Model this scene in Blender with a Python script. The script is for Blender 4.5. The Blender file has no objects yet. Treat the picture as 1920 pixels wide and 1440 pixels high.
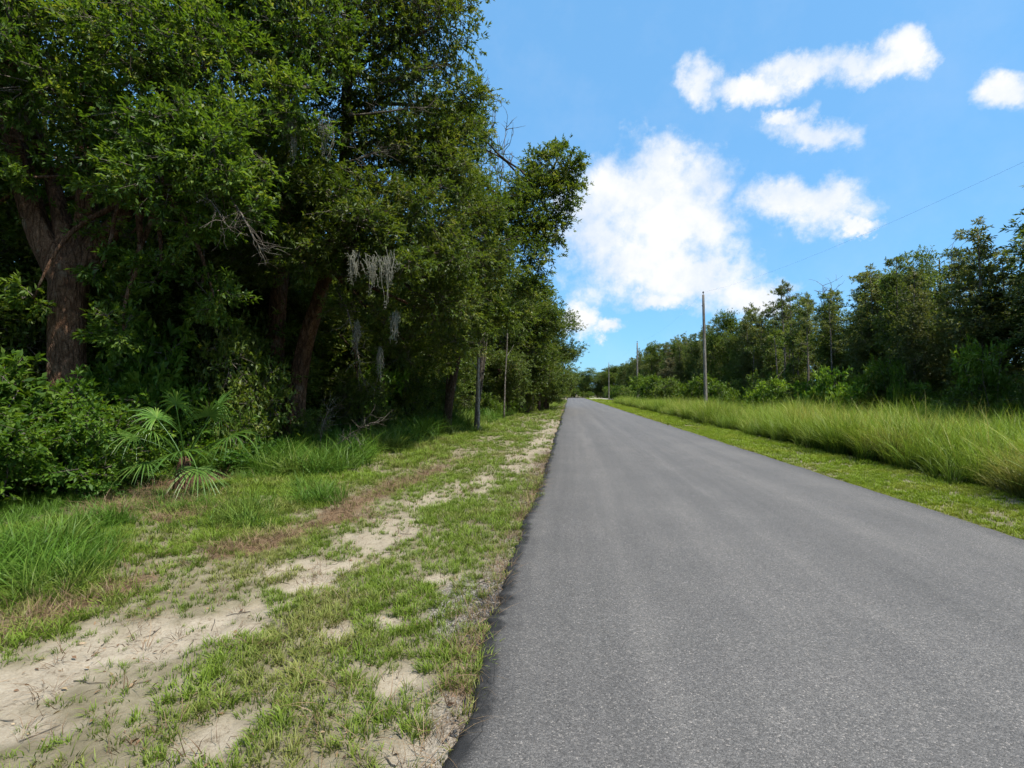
import bpy, math, random
import numpy as np
from mathutils import Vector

SC = bpy.context.scene
COL = SC.collection
R = math.radians
rng = np.random.default_rng(7)
random.seed(7)

# ------------------------------------------------------------------ camera
F = 950.0            # focal length in photograph pixels (1920 wide)
EYE = 1.6
YAW = R(6.43)
SY, CY = math.sin(YAW), math.cos(YAW)
cam_d = bpy.data.cameras.new('camera')
cam_d.sensor_width = 36.0
cam_d.lens = 36.0 * F / 1920
cam_d.clip_start = 0.05
cam_d.clip_end = 6000
cam = bpy.data.objects.new('camera', cam_d)
COL.objects.link(cam)
cam.location = (0, 0, EYE)
cam.rotation_euler = (R(90) + math.atan(17 / F), 0, YAW)
SC.camera = cam


def at(px, py, D):
    """World point seen at photograph pixel (px, py) at depth D metres."""
    lat = (px - 960) / F * D
    return np.array([lat * CY - SY * D, lat * SY + CY * D, EYE + (737 - py) / F * D])


# ------------------------------------------------------------------ sky, sun
SUN_EL = R(59)
SUN_AZ = math.atan2(1.0, -0.55)      # from +Y towards +X
world = bpy.data.worlds.new('World')
SC.world = world
world.use_nodes = True
wn, wl = world.node_tree.nodes, world.node_tree.links
wn.clear()
SKY_STRENGTH = 0.07
CLOUDS = [(1110, 440, 95, 90), (1160, 345, 70, 60), (1230, 400, 110, 90), (1235, 295, 75, 65), (1195, 345, 125, 75), (1320, 345, 90, 75), (1285, 420, 115, 60), (1120, 390, 95, 60),
          (1190, 490, 130, 62), (1300, 520, 115, 60), (1240, 566, 75, 28), (1390, 560, 90, 42),
          (1480, 375, 75, 48), (1545, 385, 75, 55), (1600, 425, 45, 18),
          (1520, 240, 82, 38), (1468, 215, 34, 22),
          (1322, 138, 46, 42), (1410, 160, 82, 34), (1510, 125, 95, 40), (1610, 105, 100, 38), (1705, 80, 46, 44),
          (1910, 160, 60, 42), (1078, 590, 38, 42), (1126, 616, 36, 22)]


def build_world():
    def N(t, **k):
        n = wn.new(t)
        for a, b in k.items():
            setattr(n, a, b)
        return n

    def M(op, a, b=None, c=None):
        n = N('ShaderNodeMath', operation=op)
        for i, v in enumerate((a, b, c)):
            if v is None:
                continue
            if isinstance(v, (int, float)):
                n.inputs[i].default_value = v
            else:
                wl.new(v, n.inputs[i])
        return n.outputs[0]
    sky = N('ShaderNodeTexSky', sky_type='NISHITA', sun_disc=False)
    sky.sun_elevation = SUN_EL
    sky.sun_rotation = SUN_AZ
    sky.air_density = 1.0
    sky.dust_density = 0.6
    sky.ozone_density = 2.2
    hs = N('ShaderNodeHueSaturation')
    hs.inputs['Saturation'].default_value = 1.1
    hs.inputs['Value'].default_value = 1.72
    wl.new(sky.outputs[0], hs.inputs['Color'])
    tint = N('ShaderNodeMixRGB', blend_type='MULTIPLY')
    tint.inputs[0].default_value = 1
    tint.inputs[2].default_value = (.66, 1.0, 1.12, 1)
    wl.new(hs.outputs[0], tint.inputs[1])
    even = N('ShaderNodeMixRGB')
    even.inputs[0].default_value = .6
    even.inputs[2].default_value = (2.5, 5.9, 10.3, 1)
    wl.new(tint.outputs[0], even.inputs[1])
    tc = N('ShaderNodeTexCoord')
    sep = N('ShaderNodeSeparateXYZ')
    wl.new(tc.outputs['Generated'], sep.inputs[0])
    X, Y, Z = sep.outputs
    Yc = M('MAXIMUM', Y, 0.05)
    p, q = M('DIVIDE', X, Yc), M('DIVIDE', Z, Yc)
    n1 = N('ShaderNodeTexNoise')
    n1.inputs['Scale'].default_value = 7.0
    n1.inputs['Detail'].default_value = 9
    n1.inputs['Roughness'].default_value = 0.62
    wl.new(tc.outputs['Generated'], n1.inputs['Vector'])
    n2 = N('ShaderNodeTexNoise')
    n2.inputs['Scale'].default_value = 26.0
    n2.inputs['Detail'].default_value = 10
    n2.inputs['Roughness'].default_value = 0.6
    wl.new(tc.outputs['Generated'], n2.inputs['Vector'])
    nw = N('ShaderNodeTexNoise')
    nw.inputs['Scale'].default_value = 6.0
    nw.inputs['Detail'].default_value = 8
    nw.inputs['Roughness'].default_value = .62
    wl.new(tc.outputs['Generated'], nw.inputs['Vector'])
    sw = N('ShaderNodeSeparateXYZ')
    wl.new(nw.outputs['Color'], sw.inputs[0])
    p = M('ADD', p, M('MULTIPLY', M('SUBTRACT', sw.outputs[0], .5), .17))
    q = M('ADD', q, M('MULTIPLY', M('SUBTRACT', sw.outputs[1], .5), .14))
    nw2 = N('ShaderNodeTexNoise')
    nw2.inputs['Scale'].default_value = 19.0
    nw2.inputs['Detail'].default_value = 8
    nw2.inputs['Roughness'].default_value = .65
    wl.new(tc.outputs['Generated'], nw2.inputs['Vector'])
    sw2 = N('ShaderNodeSeparateXYZ')
    wl.new(nw2.outputs['Color'], sw2.inputs[0])
    p = M('ADD', p, M('MULTIPLY', M('SUBTRACT', sw2.outputs[0], .5), .08))
    q = M('ADD', q, M('MULTIPLY', M('SUBTRACT', sw2.outputs[1], .5), .09))
    best = None
    for cx, cy, rx, ry in CLOUDS:
        def pq(a, b):
            u, w = (a - 960) / F, (737 - b) / F
            return (u * CY - SY) / (u * SY + CY), w / (u * SY + CY)
        c0 = pq(cx, cy)
        rp = pq(cx + rx, cy)[0] - c0[0]
        rq = c0[1] - pq(cx, cy + ry)[1]
        rp, rq = rp * 1.12, rq * 1.12
        a = M('DIVIDE', M('SUBTRACT', p, c0[0]), rp)
        b = M('DIVIDE', M('SUBTRACT', q, c0[1]), rq)
        e = M('SUBTRACT', 1.0, M('SQRT', M('ADD', M('MULTIPLY', a, a), M('MULTIPLY', b, b))))
        best = e if best is None else M('SMOOTH_MAX', best, e, 0.25)
    front = M('GREATER_THAN', Y, 0.1)
    best = M('ADD', M('MULTIPLY', M('ADD', best, 3.0), front), -3.0)
    # fair-weather cumulus over the rest of the sky, outside the photographed part
    n3 = N('ShaderNodeTexNoise')
    n3.inputs['Scale'].default_value = 2.6
    n3.inputs['Detail'].default_value = 3
    wl.new(tc.outputs['Generated'], n3.inputs['Vector'])
    away = M('MAXIMUM', M('SUBTRACT', 0.15, Y), M('SUBTRACT', Z, 0.72))
    away = M('MAXIMUM', away, M('SUBTRACT', M('MULTIPLY', M('ABSOLUTE', X), 1.0), 0.80))
    away = M('MINIMUM', M('MULTIPLY', M('MAXIMUM', away, 0.0), 8.0), 1.0)
    gen = M('SUBTRACT', M('MULTIPLY', M('SUBTRACT', n3.outputs[0], 0.53), 9.0), M('MULTIPLY', M('SUBTRACT', 1.0, away), 4.0))
    best = M('MAXIMUM', best, gen)
    nz = M('ADD', M('MULTIPLY', M('SUBTRACT', n1.outputs[0], 0.40), 1.5), M('MULTIPLY', M('SUBTRACT', n2.outputs[0], 0.5), .85))
    f = M('ADD', best, nz)
    mr = N('ShaderNodeMapRange', interpolation_type='SMOOTHSTEP')
    mr.inputs['From Min'].default_value = -0.02
    mr.inputs['From Max'].default_value = 0.85
    wl.new(f, mr.inputs['Value'])
    veil = M('MULTIPLY', M('SUBTRACT', n1.outputs[0], 0.44), 0.25)
    mask = M('MINIMUM', M('MAXIMUM', mr.outputs[0], veil), 1.0)
    shade = N('ShaderNodeMixRGB')
    shade.inputs[1].default_value = (7.0, 8.0, 9.4, 1)
    shade.inputs[2].default_value = (9.5, 9.65, 10.0, 1)
    sm = N('ShaderNodeMapRange')
    sm.inputs['From Min'].default_value = 0.36
    sm.inputs['From Max'].default_value = 0.56
    wl.new(n1.outputs[0], sm.inputs['Value'])
    wl.new(sm.outputs[0], shade.inputs[0])
    mix = N('ShaderNodeMixRGB')
    wl.new(mask, mix.inputs[0])
    wl.new(even.outputs[0], mix.inputs[1])
    wl.new(shade.outputs[0], mix.inputs[2])
    bg = N('ShaderNodeBackground')
    bg.inputs[1].default_value = SKY_STRENGTH
    wl.new(mix.outputs[0], bg.inputs[0])
    out = N('ShaderNodeOutputWorld')
    wl.new(bg.outputs[0], out.inputs[0])


build_world()
sun_d = bpy.data.lights.new('sun', 'SUN')
sun_d.energy = 4.8
sun_d.angle = R(0.53)
sun_d.color = (1.0, 0.95, 0.87)
sun = bpy.data.objects.new('sun', sun_d)
COL.objects.link(sun)
sv = Vector((math.sin(SUN_AZ) * math.cos(SUN_EL), math.cos(SUN_AZ) * math.cos(SUN_EL), math.sin(SUN_EL)))
sun.rotation_euler = (-sv).to_track_quat('-Z', 'Y').to_euler()
sun.location = sv * 60

SC.view_settings.view_transform = 'Standard'
SC.view_settings.look = 'None'
SC.view_settings.gamma = 1.0
SC.view_settings.use_curve_mapping = False
SC.view_settings.exposure = 0.6
SC.render.engine = 'CYCLES'
cy = SC.cycles
cy.max_bounces = 7
cy.diffuse_bounces = 4
cy.glossy_bounces = 2
cy.transmission_bounces = 4
cy.transparent_max_bounces = 4
cy.caustics_reflective = False
cy.caustics_refractive = False
cy.sample_clamp_indirect = 4
cy.use_adaptive_sampling = True
cy.adaptive_threshold = 0.02
try:
    cy.use_denoising = True
    cy.denoiser = 'OPENIMAGEDENOISE'
    cy.denoising_input_passes = 'RGB_ALBEDO_NORMAL'
    cy.denoising_prefilter = 'ACCURATE'
except Exception:
    pass


# ------------------------------------------------------------------ helpers
def tag(o, label=None, cat=None, group=None, kind=None):
    if label: o['label'] = label
    if cat: o['category'] = cat
    if group: o['group'] = group
    if kind: o['kind'] = kind
    return o


def empty(name, loc, rz=0.0):
    o = bpy.data.objects.new(name, None)
    o.empty_display_size = 0.2
    o.location = loc
    o.rotation_euler = (0, 0, rz)
    COL.objects.link(o)
    return o


def link(name, me, parent=None, loc=None):
    o = bpy.data.objects.new(name, me)
    if parent is not None:
        o.parent = parent
    if loc is not None:
        o.location = loc
    COL.objects.link(o)
    return o


def copy_tree(root, loc, rz, sc, label, group=None):
    r = root.copy()
    COL.objects.link(r)
    r.location, r.rotation_euler = loc, (0, 0, rz)
    r.scale = (sc, sc, sc) if isinstance(sc, (int, float)) else sc
    r['label'] = label
    if group: r['group'] = group
    elif 'group' in r: del r['group']
    for ch in root.children:
        c = ch.copy()
        COL.objects.link(c)
        c.parent = r
    return r


def mesh_from(name, V, faces, mat, rnd=None, smooth=False):
    """V (n,3); faces = list of int arrays (m,k), k = 3 or 4."""
    me = bpy.data.meshes.new(name)
    me.vertices.add(len(V))
    me.vertices.foreach_set('co', np.ascontiguousarray(V, dtype=np.float32).ravel())
    loops = np.concatenate([f.ravel() for f in faces]).astype(np.int32)
    tot = np.concatenate([np.full(len(f), f.shape[1]) for f in faces])
    start = np.concatenate([[0], np.cumsum(tot)[:-1]]).astype(np.int32)
    me.loops.add(len(loops))
    me.loops.foreach_set('vertex_index', loops)
    me.polygons.add(len(tot))
    me.polygons.foreach_set('loop_start', start)
    me.update(calc_edges=True)
    if smooth:
        me.polygons.foreach_set('use_smooth', np.ones(len(tot), dtype=bool))
    if rnd is not None:
        rn = rnd if isinstance(rnd, dict) else {'rnd': rnd}
        for k, v in rn.items():
            a = me.attributes.new(k, 'FLOAT', 'POINT')
            a.data.foreach_set('value', np.ascontiguousarray(v, dtype=np.float32))
    me.materials.append(mat)
    return me


def unit(a):
    return a / (np.linalg.norm(a, axis=-1, keepdims=True) + 1e-9)


class Geo:
    """Collects vertices, triangles and quads for one mesh."""

    def __init__(s):
        s.V, s.T, s.Q, s.A, s.n = [], [], [], [], 0

    def add(s, V, T=None, Q=None, a=None):
        if T is not None and len(T): s.T.append(T + s.n)
        if Q is not None and len(Q): s.Q.append(Q + s.n)
        s.V.append(V)
        s.A.append(np.zeros(len(V)) if a is None else a)
        s.n += len(V)

    def mesh(s, name, mat, smooth=False):
        f = []
        if s.T: f.append(np.concatenate(s.T))
        if s.Q: f.append(np.concatenate(s.Q))
        return mesh_from(name, np.concatenate(s.V), f, mat, np.concatenate(s.A), smooth)


def tube(g, pts, rad, sides=8, rough=0.0, cap=True, seed=0):
    pts = np.asarray(pts, float)
    rad = np.broadcast_to(np.asarray(rad, float), (len(pts),))
    r_ = np.random.default_rng(seed)
    tan = unit(np.gradient(pts, axis=0))
    ref = np.array([1.0, 0.13, 0.0]) if abs(tan[0][2]) > .7 else np.array([0, 0, 1.0])
    V = []
    for i in range(len(pts)):
        a = unit(np.cross(tan[i], ref))
        b = np.cross(tan[i], a)
        th = np.linspace(0, 2 * math.pi, sides, endpoint=False)
        rr = rad[i] * (1 + rough * r_.uniform(-1, 1, sides) + rough * .8 * np.sin(th * 3 + 1.3) + rough * .6 * np.sin(th * 5 + i * .35))
        V.append(pts[i] + (np.cos(th) * rr)[:, None] * a + (np.sin(th) * rr)[:, None] * b)
    V = np.concatenate(V)
    Q = []
    for i in range(len(pts) - 1):
        k = np.arange(sides)
        k2 = (k + 1) % sides
        Q.append(np.stack([i * sides + k, i * sides + k2, (i + 1) * sides + k2, (i + 1) * sides + k], 1))
    Q = np.concatenate(Q)
    T = None
    if cap:
        V = np.vstack([V, pts[0], pts[-1]])
        n = len(V)
        k = np.arange(sides)
        k2 = (k + 1) % sides
        base = (len(pts) - 1) * sides
        T = np.concatenate([np.stack([k2, k, np.full(sides, n - 2)], 1), np.stack([base + k, base + k2, np.full(sides, n - 1)], 1)])
    g.add(V, T=T, Q=Q)


def trunk_tube(g, pts, rad, seed):
    """A big trunk: finely divided, with lobes, ridges and knots."""
    P = np.asarray(pts, float)
    n = len(P) * 5
    t0, t1 = np.linspace(0, 1, len(P)), np.linspace(0, 1, n)
    P2 = np.stack([np.interp(t1, t0, P[:, i]) for i in range(3)], 1)
    for _ in range(6):
        P2[1:-1] = (P2[:-2] + 2 * P2[1:-1] + P2[2:]) / 4
    R2 = np.interp(t1, t0, np.asarray(rad, float))
    S = 40
    tan = unit(np.gradient(P2, axis=0))
    ref = np.array([1.0, .13, 0])
    a = unit(np.cross(tan, ref)); b = np.cross(tan, a)
    th = np.linspace(0, 2 * math.pi, S, endpoint=False)
    T, Z = np.meshgrid(th, np.cumsum(np.r_[0, np.linalg.norm(np.diff(P2, axis=0), axis=1)]))
    cx, cyy = np.cos(T), np.sin(T)
    k = 1 + .10 * np.sin(3 * T + .5 * Z + seed) + .05 * np.sin(5 * T - .8 * Z)
    k += .16 * (fbm(cx * 2.2 + 20 + seed, cyy * 2.2 + Z * .8 + 20, 3) - .5) + .15 * (fbm(cx * 7 + 40, cyy * 7 + Z * 1.6 + 40, 3) - .5)
    rr = R2[:, None] * k
    V = (P2[:, None] + cx[..., None] * rr[..., None] * a[:, None] + cyy[..., None] * rr[..., None] * b[:, None]).reshape(-1, 3)
    i, j = np.meshgrid(np.arange(n - 1), np.arange(S), indexing='ij')
    j2 = (j + 1) % S
    g.add(V, Q=np.stack([i * S + j, i * S + j2, (i + 1) * S + j2, (i + 1) * S + j], -1).reshape(-1, 4))


def bend(a, b, n=8, sag=0.0, wob=0.0, seed=0):
    """A wavering curve from a to b."""
    a, b = np.asarray(a, float), np.asarray(b, float)
    r_ = np.random.default_rng(seed)
    t = np.linspace(0, 1, n)[:, None]
    p = a + (b - a) * t
    p[:, 2] += sag * 4 * (t * (1 - t))[:, 0]
    L = np.linalg.norm(b - a)
    for k in (1, 2, 3):
        p += np.sin(t * math.pi * k) * r_.uniform(-1, 1, 3) * wob * L / k
    return p


def spline(P, n):
    P = np.asarray(P, float)
    d = np.concatenate([[0], np.cumsum(np.linalg.norm(np.diff(P[:, :3], axis=0), axis=1))])
    t = np.linspace(0, d[-1], n)
    out = np.stack([np.interp(t, d, P[:, i]) for i in range(P.shape[1])], 1)
    for _ in range(2):
        out[1:-1] = (out[:-2] + 2 * out[1:-1] + out[2:]) / 4
    return out


def leaf_quads(base, dirn, nrm, L, W):
    """Rhombic folded leaves: 4 vertices each."""
    side = unit(np.cross(dirn, nrm))
    up = np.cross(side, dirn)
    L = L[:, None]
    W = W[:, None]
    tip = base + dirn * L - up * L * 0.12
    m = base + dirn * L * 0.48
    a = m + side * W * .5 + up * W * .22
    b = m - side * W * .5 + up * W * .22
    V = np.stack([base, a, tip, b], 1).reshape(-1, 3)
    Q = np.arange(len(V)).reshape(-1, 4)
    return V, Q


def twig_prisms(A, B, r):
    """Thin three-sided twigs from A to B (n,3)."""
    d = unit(B - A)
    ref = np.tile(np.array([[.31, .17, .93]]), (len(A), 1))
    s = unit(np.cross(d, ref))
    t = np.cross(d, s)
    V = []
    for P, rr in ((A, r), (B, r * .45)):
        for k in range(3):
            th = 2 * math.pi * k / 3
            V.append(P + (s * math.cos(th) + t * math.sin(th)) * rr)
    V = np.stack(V, 1).reshape(-1, 3)
    n = np.arange(len(A))[:, None] * 6
    Q = np.concatenate([n + np.array([[k, (k + 1) % 3, 3 + (k + 1) % 3, 3 + k]]) for k in range(3)])
    return V, Q


def foliage(puffs, L, W, lai, seed, k=7, c=16, flat=0.75, droop=0.0, spread=0.24, tw=0.004, hang=0.0):
    """Leaf clusters on sprigs inside irregular puffs. puffs: (centre, radius[, density]).
    Returns (leaf V,Q,rnd), (twig V,Q)."""
    g = np.random.default_rng(seed)
    LV, LR, TA, TB, TR = [], [], [], [], []
    for pf in puffs:
        cen, r = np.asarray(pf[0], float), pf[1]
        dn = pf[2] if len(pf) > 2 else 1.0
        N = lai * dn * math.pi * r * r / (L * W * .5 * .6)
        ns = max(4, int(N / (k * c)))
        d = unit(g.normal(size=(ns, 3)))
        rad = r * g.uniform(0.15, 1.0, ns) ** 0.45 * g.uniform(.8, 1.18, ns)
        sp = cen + d * rad[:, None] * np.array([1, 1, flat])
        TA.append(cen + (sp - cen) * g.uniform(.1, .45, (ns, 1)) + g.normal(size=(ns, 3)) * r * .07)
        TB.append(sp)
        TR.append(np.full(ns, tw * 2.0))
        # clusters
        cl = np.repeat(sp, c, 0)
        cd = np.repeat(d, c, 0)
        off = g.normal(size=(ns * c, 3)) * r * spread * np.array([1, 1, .62])
        off = off + cd * np.abs(g.normal(size=(ns * c, 1))) * r * spread * .5
        off[:, 2] -= (off[:, 0] ** 2 + off[:, 1] ** 2) * hang / max(r, .3)
        P = cl + off
        sel = g.random(ns * c) < 0.38
        TA.append(cl[sel]); TB.append(P[sel]); TR.append(np.full(sel.sum(), tw))
        cdir = unit(unit(off) * .9 + cd * .5 + g.normal(size=P.shape) * .35 + np.array([0, 0, .15 - droop]))
        PP = np.repeat(P, k, 0)
        DD = np.repeat(cdir, k, 0)
        D2 = unit(DD + g.normal(size=DD.shape) * .62)
        base = PP + D2 * 0.01 - DD * g.uniform(-.02, L * .9, (len(PP), 1))
        nrm = unit(np.array([0, 0, 1.0]) + g.normal(size=DD.shape) * .55)
        Ls = L * g.uniform(.65, 1.25, len(PP))
        Ws = W * g.uniform(.75, 1.2, len(PP))
        V, _ = leaf_quads(base, D2, nrm, Ls, Ws)
        sr = np.repeat(np.repeat(g.random(ns), c), k)
        rr = np.clip(.55 * sr + .45 * g.random(len(PP)), 0, 1)
        LV.append(V)
        LR.append(np.repeat(rr, 4))
    V = np.concatenate(LV)
    Q = np.arange(len(V)).reshape(-1, 4)
    TVv, TQ = twig_prisms(np.concatenate(TA), np.concatenate(TB), np.concatenate(TR)[:, None])
    return (V, Q, np.concatenate(LR)), (TVv, TQ)


# ---- value noise in numpy
_perm = np.random.default_rng(99).random((256, 256))


def vnoise(x, y):
    xi, yi = np.floor(x).astype(int), np.floor(y).astype(int)
    fx, fy = x - xi, y - yi
    fx, fy = fx * fx * (3 - 2 * fx), fy * fy * (3 - 2 * fy)
    a = _perm[xi % 256, yi % 256]; b = _perm[(xi + 1) % 256, yi % 256]
    c_ = _perm[xi % 256, (yi + 1) % 256]; d = _perm[(xi + 1) % 256, (yi + 1) % 256]
    return (a * (1 - fx) + b * fx) * (1 - fy) + (c_ * (1 - fx) + d * fx) * fy


def fbm(x, y, o=4):
    s, a, t = 0, 1, 0
    for i in range(o):
        s = s + a * vnoise(x * 2 ** i + 17.3 * i, y * 2 ** i + 5.1 * i)
        t += a
        a *= .5
    return s / t


# ------------------------------------------------------------------ materials
def new_mat(name):
    m = bpy.data.materials.new(name)
    m.use_nodes = True
    m.node_tree.nodes.clear()
    return m, m.node_tree.nodes, m.node_tree.links


def ramp(nodes, stops):
    n = nodes.new('ShaderNodeValToRGB')
    e = n.color_ramp.elements
    while len(e) > 1: e.remove(e[-1])
    e[0].position, e[0].color = stops[0][0], (*stops[0][1], 1)
    for p, c in stops[1:]:
        x = e.new(p)
        x.color = (*c, 1)
    return n


def leaf_mat(name, stops, trans=.42, rough=.5, var=.35, spec=.35, vscale=.9):
    m, n, l = new_mat(name)
    at_ = n.new('ShaderNodeAttribute'); at_.attribute_name = 'rnd'
    rp = ramp(n, stops)
    geo = n.new('ShaderNodeNewGeometry')
    nz = n.new('ShaderNodeTexNoise')
    nz.inputs['Scale'].default_value = vscale
    nz.inputs['Detail'].default_value = 3
    l.new(geo.outputs['Position'], nz.inputs['Vector'])
    ad = n.new('ShaderNodeMath'); ad.operation = 'MULTIPLY_ADD'
    l.new(nz.outputs[0], ad.inputs[0]); ad.inputs[1].default_value = var * 2; ad.inputs[2].default_value = -var
    a2 = n.new('ShaderNodeMath'); a2.operation = 'ADD'; a2.use_clamp = True
    l.new(at_.outputs['Fac'], a2.inputs[0]); l.new(ad.outputs[0], a2.inputs[1])
    l.new(a2.outputs[0], rp.inputs[0])
    oi = n.new('ShaderNodeObjectInfo')
    hv = n.new('ShaderNodeHueSaturation')
    mr = n.new('ShaderNodeMapRange'); mr.inputs['To Min'].default_value = .8; mr.inputs['To Max'].default_value = 1.2
    l.new(oi.outputs['Random'], mr.inputs['Value']); l.new(mr.outputs[0], hv.inputs['Value'])
    l.new(rp.outputs[0], hv.inputs['Color'])
    p = n.new('ShaderNodeBsdfPrincipled')
    p.inputs['Roughness'].default_value = rough
    p.inputs['Specular IOR Level'].default_value = spec
    l.new(hv.outputs[0], p.inputs['Base Color'])
    t = n.new('ShaderNodeBsdfTranslucent')
    tc = n.new('ShaderNodeMixRGB'); tc.blend_type = 'MULTIPLY'; tc.inputs[0].default_value = 1
    tc.inputs[2].default_value = (1.5, 1.45, .55, 1)
    l.new(hv.outputs[0], tc.inputs[1]); l.new(tc.outputs[0], t.inputs[0])
    mx = n.new('ShaderNodeMixShader'); mx.inputs[0].default_value = trans
    l.new(p.outputs[0], mx.inputs[1]); l.new(t.outputs[0], mx.inputs[2])
    o = n.new('ShaderNodeOutputMaterial')
    l.new(mx.outputs[0], o.inputs[0])
    return m


def grass_mat(name, fresh, dry, trans=.3):
    """fresh / dry: (base colour, tip colour). Dryness is read from the instanced point."""
    m, n, l = new_mat(name)
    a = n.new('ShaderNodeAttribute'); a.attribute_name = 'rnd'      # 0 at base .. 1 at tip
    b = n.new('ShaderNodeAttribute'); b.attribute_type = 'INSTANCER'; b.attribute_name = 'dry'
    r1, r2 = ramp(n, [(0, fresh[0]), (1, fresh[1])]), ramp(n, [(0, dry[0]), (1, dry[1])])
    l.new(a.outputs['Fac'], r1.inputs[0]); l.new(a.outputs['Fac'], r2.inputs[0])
    isl = n.new('ShaderNodeNewGeometry')
    mm = n.new('ShaderNodeMath'); mm.operation = 'MULTIPLY_ADD'; mm.use_clamp = True
    l.new(isl.outputs['Random Per Island'], mm.inputs[0]); mm.inputs[1].default_value = .5
    sb = n.new('ShaderNodeMath'); sb.operation = 'SUBTRACT'
    l.new(b.outputs['Fac'], sb.inputs[0]); sb.inputs[1].default_value = .25
    l.new(sb.outputs[0], mm.inputs[2])
    mx = n.new('ShaderNodeMixRGB')
    l.new(mm.outputs[0], mx.inputs[0]); l.new(r1.outputs[0], mx.inputs[1]); l.new(r2.outputs[0], mx.inputs[2])
    hv = n.new('ShaderNodeHueSaturation')
    oi = n.new('ShaderNodeObjectInfo')
    mr = n.new('ShaderNodeMapRange'); mr.inputs['To Min'].default_value = .75; mr.inputs['To Max'].default_value = 1.25
    l.new(oi.outputs['Random'], mr.inputs['Value']); l.new(mr.outputs[0], hv.inputs['Value'])
    l.new(mx.outputs[0], hv.inputs['Color'])
    p = n.new('ShaderNodeBsdfPrincipled'); p.inputs['Roughness'].default_value = .5
    p.inputs['Specular IOR Level'].default_value = .3
    l.new(hv.outputs[0], p.inputs['Base Color'])
    t = n.new('ShaderNodeBsdfTranslucent')
    l.new(hv.outputs[0], t.inputs[0])
    ms = n.new('ShaderNodeMixShader'); ms.inputs[0].default_value = trans
    l.new(p.outputs[0], ms.inputs[1]); l.new(t.outputs[0], ms.inputs[2])
    o = n.new('ShaderNodeOutputMaterial'); l.new(ms.outputs[0], o.inputs[0])
    return m


def bark_mat(name, c1, c2, scale=6.0, stretch=.3, bump=.6, moss=None):
    """Furrowed bark: ridges broken by cracks, pale crests over dark grooves, lichen blotches."""
    m, n, l = new_mat(name)
    tc = n.new('ShaderNodeTexCoord')
    mp = n.new('ShaderNodeMapping'); mp.inputs['Scale'].default_value = (1, 1, stretch)
    l.new(tc.outputs['Object'], mp.inputs[0])

    def noise(sc, det, ro, vec):
        k = n.new('ShaderNodeTexNoise'); k.inputs['Scale'].default_value = sc
        k.inputs['Detail'].default_value = det; k.inputs['Roughness'].default_value = ro
        l.new(vec, k.inputs['Vector'])
        return k

    def M(op, a, b, clamp=False):
        k = n.new('ShaderNodeMath'); k.operation = op; k.use_clamp = clamp
        for q, v in enumerate((a, b)):
            if isinstance(v, (int, float)): k.inputs[q].default_value = v
            else: l.new(v, k.inputs[q])
        return k.outputs[0]
    a = noise(scale * 1.6, 3, .5, mp.outputs[0]).outputs[0]
    ridge = M('SUBTRACT', 1.0, M('MULTIPLY', M('ABSOLUTE', M('SUBTRACT', a, .5), 0), 7.0), True)      # 1 in the groove
    b = noise(scale * 3.4, 4, .6, mp.outputs[0]).outputs[0]
    ridge2 = M('SUBTRACT', 1.0, M('MULTIPLY', M('ABSOLUTE', M('SUBTRACT', b, .5), 0), 8.0), True)
    fine = noise(scale * 9, 6, .7, tc.outputs['Object']).outputs[0]
    groove = M('MAXIMUM', ridge, M('MULTIPLY', ridge2, .65))
    big = noise(1.7, 4, .6, tc.outputs['Object']).outputs[0]
    v = M('ADD', M('MULTIPLY', fine, .6), M('MULTIPLY', big, .4))
    rp = ramp(n, [(0.34, c1), (0.52, tuple((x + y) / 2 for x, y in zip(c1, c2))), (0.66, c2)])
    l.new(v, rp.inputs[0])
    mx = n.new('ShaderNodeMixRGB'); mx.blend_type = 'MULTIPLY'; mx.inputs[2].default_value = (.28, .25, .23, 1)
    l.new(groove, mx.inputs[0]); l.new(rp.outputs[0], mx.inputs[1])
    li = ramp(n, [(.57, (0, 0, 0)), (.68, (1, 1, 1))])
    l.new(noise(3.1, 7, .65, tc.outputs['Object']).outputs[0], li.inputs[0])
    ml = n.new('ShaderNodeMixRGB'); ml.inputs[2].default_value = (*(tuple(.35 * x + .65 * y for x, y in zip(c2, (.24, .25, .19)))), 1)
    l.new(M('MULTIPLY', li.outputs[0], .55), ml.inputs[0]); l.new(mx.outputs[0], ml.inputs[1])
    h = M('SUBTRACT', M('MULTIPLY', fine, .5), groove)
    bp = n.new('ShaderNodeBump'); bp.inputs['Strength'].default_value = bump; bp.inputs['Distance'].default_value = .05
    l.new(h, bp.inputs['Height'])
    p = n.new('ShaderNodeBsdfPrincipled'); p.inputs['Roughness'].default_value = .92
    p.inputs['Specular IOR Level'].default_value = .15
    l.new(ml.outputs[0], p.inputs['Base Color']); l.new(bp.outputs[0], p.inputs['Normal'])
    o = n.new('ShaderNodeOutputMaterial'); l.new(p.outputs[0], o.inputs[0])
    return m


def plain(name, c, rough=.8, spec=.3):
    m, n, l = new_mat(name)
    p = n.new('ShaderNodeBsdfPrincipled')
    nz = n.new('ShaderNodeTexNoise'); nz.inputs['Scale'].default_value = 9; nz.inputs['Detail'].default_value = 5
    geo = n.new('ShaderNodeNewGeometry'); l.new(geo.outputs['Position'], nz.inputs['Vector'])
    rp = ramp(n, [(.3, tuple(x * .75 for x in c)), (.7, tuple(min(1, x * 1.25) for x in c))])
    l.new(nz.outputs[0], rp.inputs[0]); l.new(rp.outputs[0], p.inputs['Base Color'])
    p.inputs['Roughness'].default_value = rough
    p.inputs['Specular IOR Level'].default_value = spec
    o = n.new('ShaderNodeOutputMaterial'); l.new(p.outputs[0], o.inputs[0])
    return m


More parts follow.
